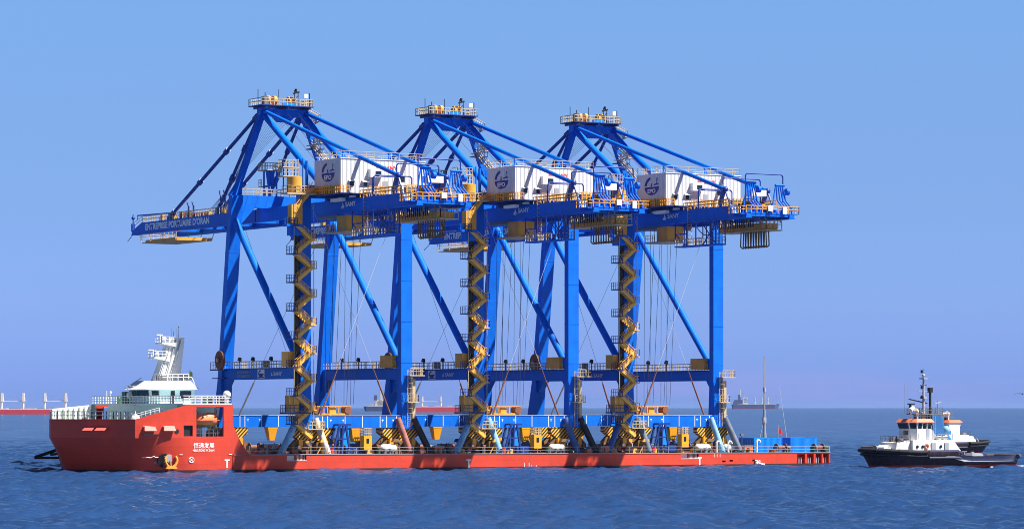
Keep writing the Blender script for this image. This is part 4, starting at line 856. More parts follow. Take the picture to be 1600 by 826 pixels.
# main deck railing
m = MB().rail([(-10.6,YN+.1,zd(0)),(0,YN+.1,zd(0)),(XS-.1,YN+.1,zd(XS))], h=1.1, gap=2.6, r=.03, rails=(1,.55)); S(m, 'railing', 'far_grey')
m = MB().rail([(XS-.1,YN+.1,zd(XS)),(XS-.1,YF-.1,zd(XS))], h=1.1, gap=1.75, r=.045, rails=(1,.66,.33)); S(m, 'railing', 'far_grey')
m = MB().rail([(-10.6,YF-.1,zd(0)),(0,YF-.1,zd(0)),(XS-.1,YF-.1,zd(XS))], h=1.1, gap=1.75, r=.045, rails=(1,.66,.33)); S(m, 'railing', 'far_grey')
m = MB()
for y in (0, 28.2): m.box(-6,86,y-.35,y+.35,zd(40)-.12,zd(40)+.13)
S(m, 'crane_rail', 'rust')
# signal mast near the stern
m = MB().tube((96.1,10,zd(96)),(96.1,10,9.5),.2,10).tube((96.1,10,9.5),(96.1,10,18.8),.14,10,r2=.09).tube((96.1,10,12.6),(96.1,10,13.4),.24,8).box(95.8,96.4,9.8,10.2,7.2,8.2)
m.bar((94.5,10,zd(96)),(96.1,10,8.4),.1).bar((97.3,11,zd(96)),(96.1,10,8.4),.1).bar((95.6,8.4,zd(96)),(96.1,10,8.4),.1); S(m, 'signal_mast', 'far_grey')
m = MB().tube((98.6,9,13.5),(100,8.6,4),.04,5); S(m, 'halyard', 'wire')

# ------------------------------------------------------------------ loose things on the ship
m = MB(); rings = []
for i in range(15):               # enclosed lifeboat
    t = i/14; x = -19.7+3.9*t; hw = max(.05, (1-abs(2*t-1)**2.6))*.85; zb = 7.05+.35*abs(2*t-1)**2; zt = 9.0-.45*abs(2*t-1)**2.5
    if .45 < t < .85: zt += .22
    rings.append([(x, -2.3+hw*a, zb+(zt-zb)*b) for a, b in ((-.15,0),(-.7,.18),(-1,.42),(-1,.5),(-.8,.78),(-.4,.98),(.4,.98),(.8,.78),(1,.5),(1,.42),(.7,.18),(.15,0))])
m.loft(rings, closed=True); m.add(rings[0]+rings[-1], [tuple(range(12)), tuple(range(12, 24))])
LB = thing('lifeboat', 'orange enclosed lifeboat hanging in the opening of the red bow side', 'lifeboat', (-17.7,-2.3,7.05))
m.build('hull', 'lifeboat_orange', LB, (-17.7,-2.3,7.05))
q = MB().box(-19.4,-16.0,-3.19,-3.13,7.92,8.02); q.build('rubbing_strake', 'tug_orange', LB, (-17.7,-2.3,7.05))
q = MB()
for x in (-18.9,-18.2,-17.5,-16.8): q.box(x,x+.3,-3.0,-2.93,8.35,8.6)
q.build('window', 'dark', LB, (-17.7,-2.3,7.05))
MB().tube((-19.2,-2.3,8.8),(-19.6,-2.0,9.9),.05,5).build('fall_wire', 'rope', LB, (-17.7,-2.3,7.05)); q = MB().tube((-16.2,-2.3,8.8),(-15.8,-2.0,9.9),.05,5); q.build('fall_wire', 'rope', LB, (-17.7,-2.3,7.05))
AO = ap+Vector((.4,-.35,-.2))
an = thing('anchor', 'orange anchor stowed in the dark pocket on the red bow', 'anchor', AO)
q = MB()
for sg in (-1, 1): q.path([AO+Vector((sg*x,y,z)) for x,y,z in ((.25,-.2,-.85),(.7,-.25,-.5),(.95,-.25,0),(.98,-.22,.4),(.75,-.15,.8))], .2, 8)
q.frus([AO+Vector(p) for p in ((-.95,-.4,-1.05),(.95,-.4,-1.05),(.95,0,-1.05),(-.95,0,-1.05))], [AO+Vector(p) for p in ((-.7,-.4,-.6),(.7,-.4,-.6),(.7,0,-.6),(-.7,0,-.6))]); q.build('flukes', 'anchor_orange', an, AO)
q = MB().tube(AO+Vector((0,-.15,-.7)), AO+Vector((0,.2,.1)), .2, 8); q.build('shank', 'bogie_brown', an, AO)
FA = Vector((-33.8, 24.2, 2.6))
an = thing('anchor', 'dark anchor jutting out low on the far side of the bow', 'anchor', FA)
q = MB().bar(FA+Vector((4.0,0,1.0)), FA+Vector((-.6,.6,-.5)), .7, .45).bar(FA+Vector((3.4,0,-.6)), FA+Vector((-.7,.6,-.6)), .5, .35); q.build('flukes', 'dark', an, FA)
q = MB().bar(FA+Vector((5.0,-1.5,.3)), FA+Vector((1.8,.2,-.1)), .4); q.build('shank', 'dark', an, FA)
# sea fastening struts: two per land side leg
ST = [('strut_light_blue','light blue'),('strut_cream','rust streaked cream'),('strut_brown','rusty reddish brown'),('strut_black','black'),
      ('strut_light_blue','pale blue'),('strut_light_blue','pale blue'),('strut_navy','dark blue'),('strut_black','black'),
      ('strut_navy','dark slate blue'),('strut_grey','grey blue'),('strut_light_blue','light blue'),('strut_grey','dark grey')]
CN = ['bow crane','middle crane','stern crane']
for i in range(3):
    for j, (x0, x1) in enumerate(((-1.4,-5.0),(1.7,3.2),(16.5,18.0),(19.4,21.6))):
        mt, cn = ST[i*4+j]; X = XC[i]; r = .52
        leg = 'stair leg' if j < 2 else 'ladder leg'; sd = 'bow' if j % 2 == 0 else 'stern'
        base = (X+x1, -2.3, zd(X))
        t = thing('support_strut', f'{cn} strut on the {sd} side of the {CN[i]}\'s {leg}', 'strut', base, 0, 'slanting struts bracing the cranes')
        q = MB().tube((X+x0,-.95,8.2),(X+x1,-2.3,zd(X)+.25),r,16); q.build('tube', mt, t, base)
        q = MB().box(X+x1-.8,X+x1+.8,-2.9,-1.7,zd(X),zd(X)+.12).frus([(X+x1-.5,-2.5,zd(X)+.12),(X+x1+.5,-2.5,zd(X)+.12),(X+x1+.5,-2.1,zd(X)+.12),(X+x1-.5,-2.1,zd(X)+.12)],[(X+x1-.2,-2.4,zd(X)+.8),(X+x1+.2,-2.4,zd(X)+.8),(X+x1+.2,-2.2,zd(X)+.8),(X+x1-.2,-2.2,zd(X)+.8)]); q.build('foot_plate', mt, t, base)
# spreaders hanging above the sills
def make_spreader():
    o = (5.8, 1.2, 8.75); t = thing('spreader', '', 'spreader', o, 0, 'yellow spreaders under the cranes')
    q = MB().box(2.8,8.8,.6,1.8,8.75,9.0); 
    for x in (2.8,4.6,6.6,8.6): q.bar((x+.1,.6,9.0),(x+.1,.6,10.1),.13).bar((x+.1,1.8,9.0),(x+.1,1.8,10.1),.13)
    q.bar((2.8,.6,10.1),(8.8,.6,10.1),.12).bar((2.8,1.8,10.1),(8.8,1.8,10.1),.12); q.build('frame', 'yellow', t, o)
    for x in (2.9, 8.4): q = MB().tube((x,.5,9.5),(x,1.9,9.5),.62,14); q.build('sheave', 'rust', t, o)
    q = MB().box(5.2,6.3,.8,1.6,9.0,9.9); q.build('head_block', 'yellow', t, o)
    return t
sp = make_spreader(); sp['label'] = 'yellow spreader above the sill of the crane nearest the bow'
for i, l in ((1,'yellow spreader above the sill of the middle crane'),(2,'yellow spreader above the sill of the crane nearest the stern')):
    c = copy_tree(sp); c.location.x += XC[i]; c['label'] = l
# two blue containers and a red flag
def container(x0, x1, y0, y1, z0, z1, label):
    o = ((x0+x1)/2,(y0+y1)/2,z0); t = thing('deck_container', label, 'container', o, 0, 'blue containers on the stern deck')
    q = MB().box(x0+.05,x1-.05,y0+.05,y1-.05,z0+.1,z1-.05)
    n = 22
    for i in range(n): x = x0+.2+(x1-x0-.4)*i/n; q.box(x,x+.11,y0+.015,y0+.05,z0+.2,z1-.15)
    q.build('body', 'container_blue', t, o)
    f = MB()
    for x in (x0,x1-.14):
        for y in (y0,y1-.14): f.box(x,x+.14,y,y+.14,z0,z1)
    for y in (y0,y1-.12):
        for z in (z0,z1-.12): f.box(x0+.14,x1-.14,y,y+.12,z,z+.12)
    for x in (x0,x1-.12):
        for z in (z0,z1-.12): f.box(x,x+.12,y0+.14,y1-.14,z,z+.12)
    f.build('frame', 'container_blue', t, o)
    q = MB()
    for y in (.5,1.0,1.4,1.9): q.tube((x0-.04,y0+y*(y1-y0)/2.4,z0+.2),(x0-.04,y0+y*(y1-y0)/2.4,z1-.2),.035,6)
    q.build('door_bar', 'far_grey', t, o)
Z0 = zd(90)
container(86.7,92.6,0,4.4,Z0,4.75,'wide blue container with its dark end facing the cranes')
container(94.4,100.0,0,3.4,Z0,4.75,'blue container closest to the ship\'s stern')
fo = (98.6,9.2,5.4); fl = thing('flag', 'small red flag on the line beside the stern mast', 'flag', fo)
q = MB(); n = 7
q.loft([[(98.6+.85*i/n,9.2+.12*math.sin(i*1.3),5.5+z-.55*i/n) for i in range(n+1)] for z in (0,.3,.6,.9)]); q.build('cloth', 'flag_red', fl, fo)
q = MB().tube((98.55,9.2,4.3),(98.55,9.2,7.0),.04,6); q.build('staff', 'far_grey', fl, fo)

# ------------------------------------------------------------------ gear on the main deck
def deck_thing(name, label, cat, x, y, parts, group=None):
    o = (x, y, zd(x)-.004); t = thing(name, label, cat, o, 0, group)
    for nm, mb, mt in parts: mb.build(nm, mt, t, (0,0,0))
    return t
def bollard(): 
    return [('base', MB().box(-.9,.9,-.3,.3,0,.12), 'steel'), ('post', MB().tube((-.5,0,.12),(-.5,0,.75),.2,10).tube((-.5,0,.75),(-.5,0,.85),.26,10), 'steel'), ('post', MB().tube((.5,0,.12),(.5,0,.75),.2,10).tube((.5,0,.75),(.5,0,.85),.26,10), 'steel')]
def winch(mt):
    return [('drum', MB().tube((-.9,0,.85),(.9,0,.85),.42,14).tube((-.95,0,.85),(-.85,0,.85),.75,14).tube((.85,0,.85),(.95,0,.85),.75,14), 'rust'),
            ('frame', MB().box(-1.2,-1.0,-.6,.6,0,1.1).box(1.0,1.2,-.6,.6,0,1.1).box(-1.3,1.3,-.7,.7,0,.12), mt), ('motor', MB().tube((1.2,0,.85),(2.0,0,.85),.38,10).box(1.3,1.9,-.3,.3,.0,.5), mt)]
def vent(h):
    return [('pipe', MB().path([(0,0,0),(0,0,h-.3),(.1,0,h-.08),(.35,0,h),(.6,0,h-.1),(.72,0,h-.4)], .16, 8), 'far_white'), ('flange', MB().tube((0,0,0),(0,0,.15),.3,10), 'far_grey')]
def crate(w_, d_, h_, mt):
    m = MB()
    for i in range(5): m.box(-w_/2+w_*i/5,-w_/2+w_*(i+.85)/5,-d_/2,d_/2,.1,h_)
    f = MB().box(-w_/2-.03,w_/2+.03,-d_/2-.05,-d_/2-.01,h_*.45,h_*.6).box(-w_/2-.03,w_/2+.03,-d_/2-.06,d_/2+.06,0,.1).box(-w_/2-.04,w_/2+.04,-d_/2-.04,d_/2+.04,h_,h_+.07)
    return [('body', m, mt), ('frame', f, 'far_grey')]
def drum(mt): return [('body', MB().tube((0,0,0),(0,0,.9),.3,14), mt), ('rim', MB().tube((0,0,.28),(0,0,.34),.33,14).tube((0,0,.58),(0,0,.64),.33,14).tube((0,0,.86),(0,0,.93),.33,14), mt)]
def tank(mt): return [('shell', MB().tube((-.9,0,.95),(.9,0,.95),.62,16).ball((-.9,0,.95),.62).ball((.9,0,.95),.62), mt), ('saddle', MB().box(-.7,-.5,-.5,.5,0,.7).box(.5,.7,-.5,.5,0,.7).box(-.7,.7,-.1,.1,.0,.1), 'steel')]
def genset(mt): return [('housing', MB().box(-1.2,1.2,-.6,.6,.25,1.6), mt), ('skid', MB().box(-1.35,1.35,-.65,.65,0,.24), 'steel'), ('grille', MB().box(-.9,-.1,-.63,-.605,.5,1.3), 'dark'), ('exhaust', MB().tube((.8,0,1.6),(.8,0,2.1),.08,8), 'steel')]
def tarp(mt): return [('cover', MB().frus([(-1.1,-.8,0),(1.1,-.8,0),(1.0,.8,0),(-1.0,.8,0)],[(-.7,-.5,.8),(.5,-.45,1.0),(.6,.4,.9),(-.6,.5,.75)]), mt), ('rope', MB().path([(-1.0,-.75,.1),(-.65,-.52,.75),(.5,-.48,.98),(1.02,-.78,.1)],.03,4), 'rope')]
def coil(mt): 
    m = MB()
    for k in range(3):
        r = .75-.12*k; pts = [(r*math.cos(a*math.pi/8), r*math.sin(a*math.pi/8), .1+.18*k) for a in range(17)]; m.path(pts, .1, 6)
    return [('rope', m, mt), ('pallet', MB().box(-.85,.85,-.85,.85,-.0,.05), 'rust')]
def stand(mt): return [('column', MB().box(-.25,.25,-.25,.25,0,1.9), mt), ('cap', MB().frus([(-.7,-.4,1.9),(.7,-.4,1.9),(.7,.4,1.9),(-.7,.4,1.9)],[(-.4,-.35,2.4),(.4,-.35,2.4),(.4,.35,2.4),(-.4,.35,2.4)]), mt), ('brace', MB().bar((-1.1,0,0),(-.2,0,1.5),.14).bar((1.1,0,0),(.2,0,1.5),.14), mt)]
CL = ['beside the bow crane', 'beside the middle crane', 'beside the stern crane']
bl = [-8.5, 7.0, 13.5, 23.5, 34.2, 45.4, 54, 65.5, 75, 83, 91.5]
for i, x in enumerate(bl): deck_thing('bollard', 'low grey double bollard along the railing of the red deck edge', 'bollard', x, -2.9, bollard(), 'bollards along the near deck edge')
for i in range(3):
    X = XC[i]; c = CL[i]
    deck_thing('crate', f'orange crate on deck between the struts {c}', 'crate', X+23.2, -2.2, crate(1.7,1.0,1.2,'orange'))
    deck_thing('deck_winch', f'rusty winch drum in a yellow frame by the wheels {c}', 'winch', X+4.2, 1.6, winch('yellow'))
    deck_thing('deck_winch', f'rusty winch drum in a green frame under the sill {c}', 'winch', X+13.2, 2.2, winch('green'))
    deck_thing('generator', f'white generator box standing under the sill beam {c}', 'generator', X+5.6, 5.2, genset('far_white'))
    deck_thing('tarp_bundle', f'orange tarpaulin bundle on deck {c} toward the bow', 'tarpaulin', X-8.3, -1.6, tarp('orange'))
    deck_thing('tank', f'rounded white tank near the wheels {c}', 'tank', X+14.3, -1.8, tank('far_white'))
    deck_thing('oil_drum', f'green oil drum by the yellow cabin {c}', 'drum', X+12.2, -2.4, drum('green'))
    deck_thing('oil_drum', f'red oil drum by the blue frame {c}', 'drum', X+3.9, -2.3, drum('flag_red'))
    deck_thing('rope_coil', f'pale mooring rope coil on the deck {c}', 'rope', X-6.3, 1.0, coil('cream'))
    deck_thing('generator', f'dark grey generator box on the far deck {c}', 'generator', X+9.0, 16.0, genset('steel'))
    deck_thing('support_stand', f'yellow jack stand under the stair leg {c}', 'stand', X+2.6, -1.9, stand('yellow'))
    deck_thing('support_stand', f'brown jack stand under the ladder leg {c}', 'stand', X+15.6, -1.9, stand('bogie_brown'))
    deck_thing('crate', f'pale grey crate on the deck {c} near the bow-side wheels', 'crate', X-3.6, 3.8, crate(2.0,1.4,1.5,'far_white'))
def lash_post(): return [('post', MB().box(-.14,.14,-.14,.14,0,1.25), 'bogie_brown'), ('eye', MB().tube((-.25,0,1.25),(.25,0,1.25),.16,8), 'rust'), ('plate', MB().box(-.4,.4,-.35,.35,0,.1), 'rust')]
def clamp_block(): return [('block', MB().frus([(-.7,-.4,0),(.7,-.4,0),(.7,.4,0),(-.7,.4,0)],[(-.45,-.3,.8),(.45,-.3,.8),(.45,.3,.8),(-.45,.3,.8)]), 'yellow'), ('bolt', MB().tube((0,-.45,.5),(0,.45,.5),.14,8), 'steel')]
def hose_stand(): return [('stand', MB().box(-.5,.5,-.25,.25,0,.9).bar((-.5,0,.9),(-.5,0,1.7),.12).bar((.5,0,.9),(.5,0,1.7),.12), 'dark'), ('valve', MB().tube((-.3,-.3,.95),(-.3,.1,1.3),.22,8).ball((.25,-.1,1.25),.3), 'strut_brown'), ('hose', MB().path([(-.5,-.3,.3),(-.9,-.5,.15),(-1.4,-.4,.1),(-1.7,-.5,.1)],.08,6), 'far_grey')]
rr = random.Random(31)
for k in range(26): deck_thing('lashing_post', 'short brown lashing post with a ring on the main deck', 'post', -6+k*3.2+rr.uniform(-.5,.5), rr.choice([-1.4,.9,3.2]), lash_post(), 'lashing posts on the deck')
for k in range(20): deck_thing('clamp_block', 'small yellow clamp block bolted to the deck by the crane rail', 'clamp', -4+k*4.1+rr.uniform(-.8,.8), rr.choice([-1.0,1.2]), clamp_block(), 'clamp blocks along the crane rail')
for k in range(22): deck_thing('valve_stand', 'dark valve stand with a rusty valve and hose on deck', 'valve', -5+k*3.9+rr.uniform(-.9,.9), rr.choice([2.6,4.6,6.8]), hose_stand(), 'valve stands on the deck')
rr = random.Random(21)
for i in range(2):
    X = XC[i]; c = CL[i]
    deck_thing('cross_brace', f'thin crossed lashing bars standing on the deck {c} toward the bow', 'lashing', X-7.2, 13.0, [('bar', MB().bar((-1.9,0,0),(1.4,0,4.2),.13), 'steel'), ('bar', MB().bar((1.6,.15,0),(-1.7,.15,4.2),.13), 'far_grey'), ('clamp', MB().box(-.2,.05,-.15,.3,1.95,2.3), 'dark')])
ex = [('tool_chest','white tool chest','chest',lambda: crate(1.3,.9,1.1,'far_white')),('pump_unit','dark red pump unit','pump',lambda: genset('rust')),('cable_drum','wooden cable drum','drum',lambda: winch('rust')),('jack_frame','black jack frame','stand',lambda: stand('dark'))]
sp_ = [(1.6,6.0,'behind the stair leg'),(16.6,6.5,'behind the ladder leg'),(-1.8,2.4,'at the bow side of the stair leg'),(20.6,3.0,'at the stern side of the ladder leg'),(7.6,7.5,'in the middle between the legs')]
for i in range(3):
    for k, (dx, dy, wh_) in enumerate(sp_):
        nm, l, ct, fn = ex[(k+i) % 4]; deck_thing(nm, f'{l} {wh_} {CL[i]}', ct, XC[i]+dx+rr.uniform(-.4,.4), dy, fn())
deck_thing('vent_pipe', 'white gooseneck vent pipe closest to the stern crane', 'pipe', 77.0, -2.7, vent(2.0))
deck_thing('vent_pipe', 'white gooseneck vent pipe midway between stern crane and containers', 'pipe', 79.4, -2.7, vent(2.0))
deck_thing('vent_pipe', 'tall white gooseneck vent pipe right beside the containers', 'pipe', 85.3, -2.7, vent(2.2))
deck_thing('tank', 'white tank between the gooseneck vent pipes', 'tank', 80.9, -1.2, tank('white'))
deck_thing('deck_winch', 'dark mooring winch in front of the blue containers', 'winch', 91.0, -1.7, winch('steel'))
deck_thing('deck_winch', 'green mooring winch at the end of the stern deck', 'winch', 98.6, -2.2, winch('green'))
deck_thing('oil_drum', 'green drum by the foot of the last strut toward the stern', 'drum', 75.3, -1.8, drum('green'))
deck_thing('rope_coil', 'dark mooring rope coil by the stern containers', 'rope', 89.0, -2.2, coil('rust'))
deck_thing('work_lamp', 'dark lamp post on deck just before the containers', 'lamp', 85.2, 1.5, [('post', MB().tube((0,0,0),(0,0,2.9),.07,6), 'steel'), ('lamp', MB().box(-.3,.3,-.2,.2,2.85,3.2), 'steel'), ('base', MB().box(-.2,.2,-.2,.2,0,.1), 'steel')])

for i in range(3):
    X = XC[i]; c = CL[i]
    for k, (dx, dy, L_, l) in enumerate(((-7.0,2.6,7.5,'brown timber dunnage beams lying on deck at the bow side'),(9.1,4.0,9.0,'brown timber dunnage beams under the near sill'),(7.5,11.0,16.0,'long brown timber dunnage beams across the middle of the deck'))):
        a = [('timber', MB().box(-L_/2,L_/2,j*.55,j*.55+.42,0,.55+.12*(j % 2)), 'bogie_brown' if j % 2 else 'rust') for j in range(3)]
        a.append(('chock', MB().box(-L_*.3,-L_*.3+.4,-.1,1.6,.67,1.05).box(L_*.25,L_*.25+.4,-.1,1.6,.67,1.05), 'steel'))
        deck_thing('timber_dunnage', f'{l} {c}', 'timber', X+dx, dy, a)
    deck_thing('deck_winch', f'dark winch drum among the wheels of the far rail {c}', 'winch', X+3.0, 22.5, winch('steel'))
    deck_thing('support_stand', f'dark jack stand behind the yellow cabin {c}', 'stand', X+11.6, 3.4, stand('steel'))
    deck_thing('generator', f'blue generator box under the near sill {c}', 'generator', X+10.6, 2.2, genset('dark_blue'))
    deck_thing('support_stand', f'yellow jack stand by the far ladder leg {c}', 'stand', X+19.5, 25.0, stand('yellow'))

# ------------------------------------------------------------------ tugs
def make_tug(label, loc, rz, mast=True):
    t = thing('tugboat', label, 'tug', loc, rz)
    B = lambda mb, n, mt, par=None: mb.build(n, mt, par or t)
    def half(x, z):               # half breadth
        f = min(1, max(0, x/7.5)); b = 4.9*math.sqrt(max(0, 1-(1-f)**2.0)); 
        a = 1.0 if x < 24 else 1-.35*((x-24)/6)**2
        k = .72+.28*min(1, max(0, (z+.3)/2.4)); return b*a*k
    xs = [0,.25,.7,1.4,2.4,3.6,5,7,9,11,13,15,17,19,21,23,25,27,28.6,29.6,30]
    shift = lambda x, z: x+max(0, 1-x/9)*1.7*(1-min(1, max(0, z/3.0)))
    top = lambda x: 2.95+.35*max(0, 1-x/7) if x < 15.8 else (2.95-(x-15.8)*.75 if x < 17.2 else 1.9+.15*max(0,(x-25)/5))
    m = MB(); rg = []
    for j in range(7):
        tt = j/6; L_ = [(shift(x, .45+(top(x)-.45)*tt), -half(x, .45+(top(x)-.45)*tt), .45+(top(x)-.45)*tt) for x in xs]
        R_ = [(a, -b, c) for a, b, c in L_[::-1]]; rg.append(L_+R_)
    m.loft(rg, closed=True); hull = B(m, 'hull', 'tug_hull')
    m = MB().loft([[(shift(x,z)-(.02 if x < 1 else 0), -half(x,z)-.02, z) for x in xs]+[(shift(x,z)-(.02 if x < 1 else 0), half(x,z)+.02, z) for x in xs[::-1]] for z in (-1.0,0,.47)], closed=True); B(m, 'boot_stripe', 'tug_red', hull)
    m = MB().add([(shift(x, top(x)), -half(x, top(x))+.1, min(top(x)-.9, 1.9 if x < 16 else 1.0)) for x in xs]+[(shift(x, top(x)), half(x, top(x))-.1, min(top(x)-.9, 1.9 if x < 16 else 1.0)) for x in xs[::-1]], [tuple(range(2*len(xs)))]); B(m, 'deck', 'far_grey')
    # bulwark plating, lighter
    m = MB(); xb = [9.6+i*.5 for i in range(41)]
    lo = lambda x: 1.75 if x < 15.9 else max(.95, 1.75-(x-15.9)*.6)
    m.loft([[(x,-half(x,lo(x))-.05,lo(x)) for x in xb],[(x,-half(x,top(x))-.05,top(x)) for x in xb]]); m.loft([[(x,half(x,lo(x))+.05,lo(x)) for x in xb],[(x,half(x,top(x))+.05,top(x)) for x in xb]]); B(m, 'bulwark', 'tug_bulwark', hull)
    # fenders
    for dz, r in ((-.35,.34),(-1.0,.22)):
        m = MB(); pts = [(shift(x,top(x)+dz)-.15*(x<1), -half(x,top(x)+dz)-.12, top(x)+dz) for x in xs if x < 11]; m.path(pts, r, 8); m.path([(a,-b,c) for a,b,c in pts], r, 8); m.path([pts[0],(pts[0][0],-pts[0][1],pts[0][2])], r, 8); B(m, 'fender', 'fender', hull)
    pts = [(x,-half(x,lo(x)-.1)-.12,lo(x)-.08) for x in [9.6,12,14,15.9,16.6,17.2,20,23,26,28.5,29.6]]; B(MB().path(pts, .18, 8), 'fender', 'tyre_grey', hull); B(MB().path([(a,-b,c) for a,b,c in pts], .18, 8), 'fender', 'tyre_grey', hull)
    m = MB().path([(30.1,y*1.0,1.75) for y in (-3.1,-1,1,3.1)], .42, 10); m.path([(29.0,-4.0,1.75),(30.1,-3.1,1.75)], .4, 10); m.path([(29.0,4.0,1.75),(30.1,3.1,1.75)], .4, 10); B(m, 'fender', 'tyre_grey', hull)
    for a in (.15, .4, .65): pass
    # houses
    m = MB(); m.frus([(7.4,-3.3,1.8),(19.0,-3.3,1.0),(19.0,3.3,1.0),(7.4,3.3,1.8)], [(7.4,-3.2,4.55),(15.9,-3.2,4.55),(15.9,3.2,4.55),(7.4,3.2,4.55)]); m.frus([(4.6,-2.2,2.2),(7.4,-2.8,2.2),(7.4,2.8,2.2),(4.6,2.2,2.2)], [(5.0,-2.1,4.2),(7.4,-2.7,4.4),(7.4,2.7,4.4),(5.0,2.1,4.2)]); dh = B(m, 'deckhouse', 'tug_white')
    for x0, x1 in ((11.2,12.1),(14.0,14.8)): B(MB().box(x0,x1,-3.38,-3.22,2.2,4.1), 'door', 'far_grey', dh)
    for x in (8.3, 9.4, 13.2): B(MB().tube((x,-3.36,3.5),(x,-3.2,3.5),.25,12), 'porthole', 'glass', dh)
    pts = [(10.2+.36*math.cos(a*math.pi/6),-3.36,3.55+.36*math.sin(a*math.pi/6)) for a in range(13)]; B(MB().path(pts,.1,6), 'lifebuoy', 'tug_orange', dh)
    B(MB().rail([(4.9,-2.1,4.25),(7.3,-2.7,4.4)], h=1, gap=.7).rail([(4.9,-2.1,4.25),(4.9,2.1,4.25)], h=1, gap=.7), 'railing', 'steel', dh)
    B(MB().rail([(12.6,-3.15,4.55),(15.8,-3.15,4.55)], h=1, gap=.8).rail([(8,-3.15,4.55),(8.6,-3.15,4.55)], h=1), 'railing', 'far_grey', dh)
    m = MB(); w0 = [(8.2,-1.4),(9.0,-2.3),(12.0,-2.3),(12.0,2.3),(9.0,2.3),(8.2,1.4)]; w1 = [(7.8,-1.5),(8.8,-2.5),(12.2,-2.5),(12.2,2.5),(8.8,2.5),(7.8,1.5)]
    m.frus([(x,y,4.553) for x,y in w0], [(x,y,6.4) for x,y in w0]); m.frus([(x,y,6.4) for x,y in w0], [(x,y,7.5) for x,y in w1]); m.frus([(12.0,-2.2,4.553),(13.5,-2.2,4.553),(13.5,2.2,4.553),(12.0,2.2,4.553)], [(12.0,-2.2,6.3),(12.3,-2.2,6.3),(12.3,2.2,6.3),(12.0,2.2,6.3)]); wh = B(m, 'wheelhouse', 'tug_white')
    B(MB().frus([(x-.2 if x < 9 else x+.2,y*1.08,7.503) for x,y in w1], [(x,y,8.05) for x,y in w0]), 'roof', 'tug_orange', wh)
    m = lambda a, b, z0, z1, k: MB().add([tuple(Vector((*a,z0))), tuple(Vector((*b,z0))), tuple(Vector((*b,z1))+Vector(k)), tuple(Vector((*a,z1))+Vector(k))], [(0,1,2,3)])
    B(MB().add([(8.08,-1.3,6.45),(8.08,1.3,6.45),(7.74,1.35,7.35),(7.74,-1.35,7.35)], [(0,1,2,3)]), 'window', 'glass', wh)
    B(MB().add([(8.2,-1.56,6.45),(8.86,-2.3,6.45),(8.74,-2.46,7.35),(7.9,-1.66,7.35)], [(0,1,2,3)]), 'window', 'glass', wh)
    for x0 in (9.2, 10.2, 11.2): B(MB().add([(x0,-2.33,6.45),(x0+.75,-2.33,6.45),(x0+.78,-2.53,7.35),(x0-.03,-2.53,7.35)], [(0,1,2,3)]), 'window', 'glass', wh)
    B(MB().box(8.12,8.18,-1.0,.2,5.3,6.1), 'window', 'glass', wh); B(MB().box(10.9,11.6,-2.36,-2.28,4.6,6.4), 'door', 'far_grey', wh)
    B(MB().frus([(12.9,-2.1,4.553),(15.3,-2.1,4.553),(15.3,2.1,4.553),(12.9,2.1,4.553)], [(12.7,-1.5,8.7),(14.6,-1.5,8.7),(14.6,1.5,8.7),(12.7,1.5,8.7)]), 'funnel', 'funnel_blue')
    B(MB().box(9.8,15.2,-1.5,1.5,8.75,8.9).rail([(9.9,-1.45,8.9),(15.1,-1.45,8.9)], h=1, gap=.7).rail([(9.9,1.45,8.9),(15.1,1.45,8.9)], h=1, gap=.9).bar((10.5,0,8),(10.5,0,8.8),.5), 'mast_platform', 'steel')
    if mast:
        ms = B(MB().tube((12.2,0,8.9),(12.2,0,15.4),.24,10,r2=.14).box(11.9,12.5,-.5,.5,11.4,11.7).box(11.8,12.6,-.6,.6,14.6,14.8).tube((12.2,0,15.4),(12.2,0,16.3),.07,6).ball((12.2,0,15.2),.28).bar((11.2,0,12.6),(14,0,12.6),.07).bar((12.0,-1.2,13.6),(12.4,1.2,13.6),.08), 'mast', 'far_grey')
        for z in (11.4, 13.0, 15.6): B(MB().box(11.75,12.05,-.2,.2,z,z+.5), 'lantern', 'dark', ms)
        B(MB().tube((13.6,0,8.9),(13.6,0,12.6),.2,8).box(13.3,13.9,-.35,.35,12.4,13.2), 'exhaust_pipe', 'dark'); B(MB().tube((9.9,.6,8.9),(9.9,.6,10.6),.2,8).box(9.6,10.6,.2,1.0,10.4,10.6).bar((9.6,.6,11.3),(13.2,.3,10.6),.18), 'radar', 'dark')
        for x in (9.2, 13.0, 9.9): B(MB().tube((x,1.2,8.9),(x,1.2,14),.03,4), 'whip_antenna', 'far_grey')
    B(MB().tube((8.6,-1.2,8.05),(8.6,-1.2,9.2),.16,8).tube((8.1,-1.6,9.4),(9.3,-.9,9.8),.38,10), 'water_cannon', 'far_white'); B(MB().tube((9.5,-1.7,8.05),(9.3,-1.7,9.4),.12,8).tube((9.0,-1.9,9.6),(9.7,-1.5,9.2),.3,10), 'water_cannon', 'cream')
    B(MB().tube((15.2,0,4.5),(15.2,0,11.0),.13,8,r2=.08).bar((14.6,0,10.6),(15.9,0,10.8),.16), 'stern_mast', 'far_grey')
    q = MB().tube((16.6,-1,3.2),(16.6,1,3.2),.9,14).bar((15.6,-1.4,4.0),(17.6,-1.4,1.2),.3).bar((15.6,1.4,4.0),(17.6,1.4,1.2),.3).box(15.95,16.8,-1.6,1.6,5.4,6.1).bar((16.2,-1.5,4.2),(16.2,-1.5,5.5),.2).bar((16.2,-1.5,5.2),(18.3,-1.5,2.8),.25).bar((16.0,-2,3.2),(18.0,-2,3.2),.2); B(q, 'towing_winch', 'container_blue')
    B(MB().ball((16.0,-1.2,6.2),.7), 'cover', 'strut_light_blue')
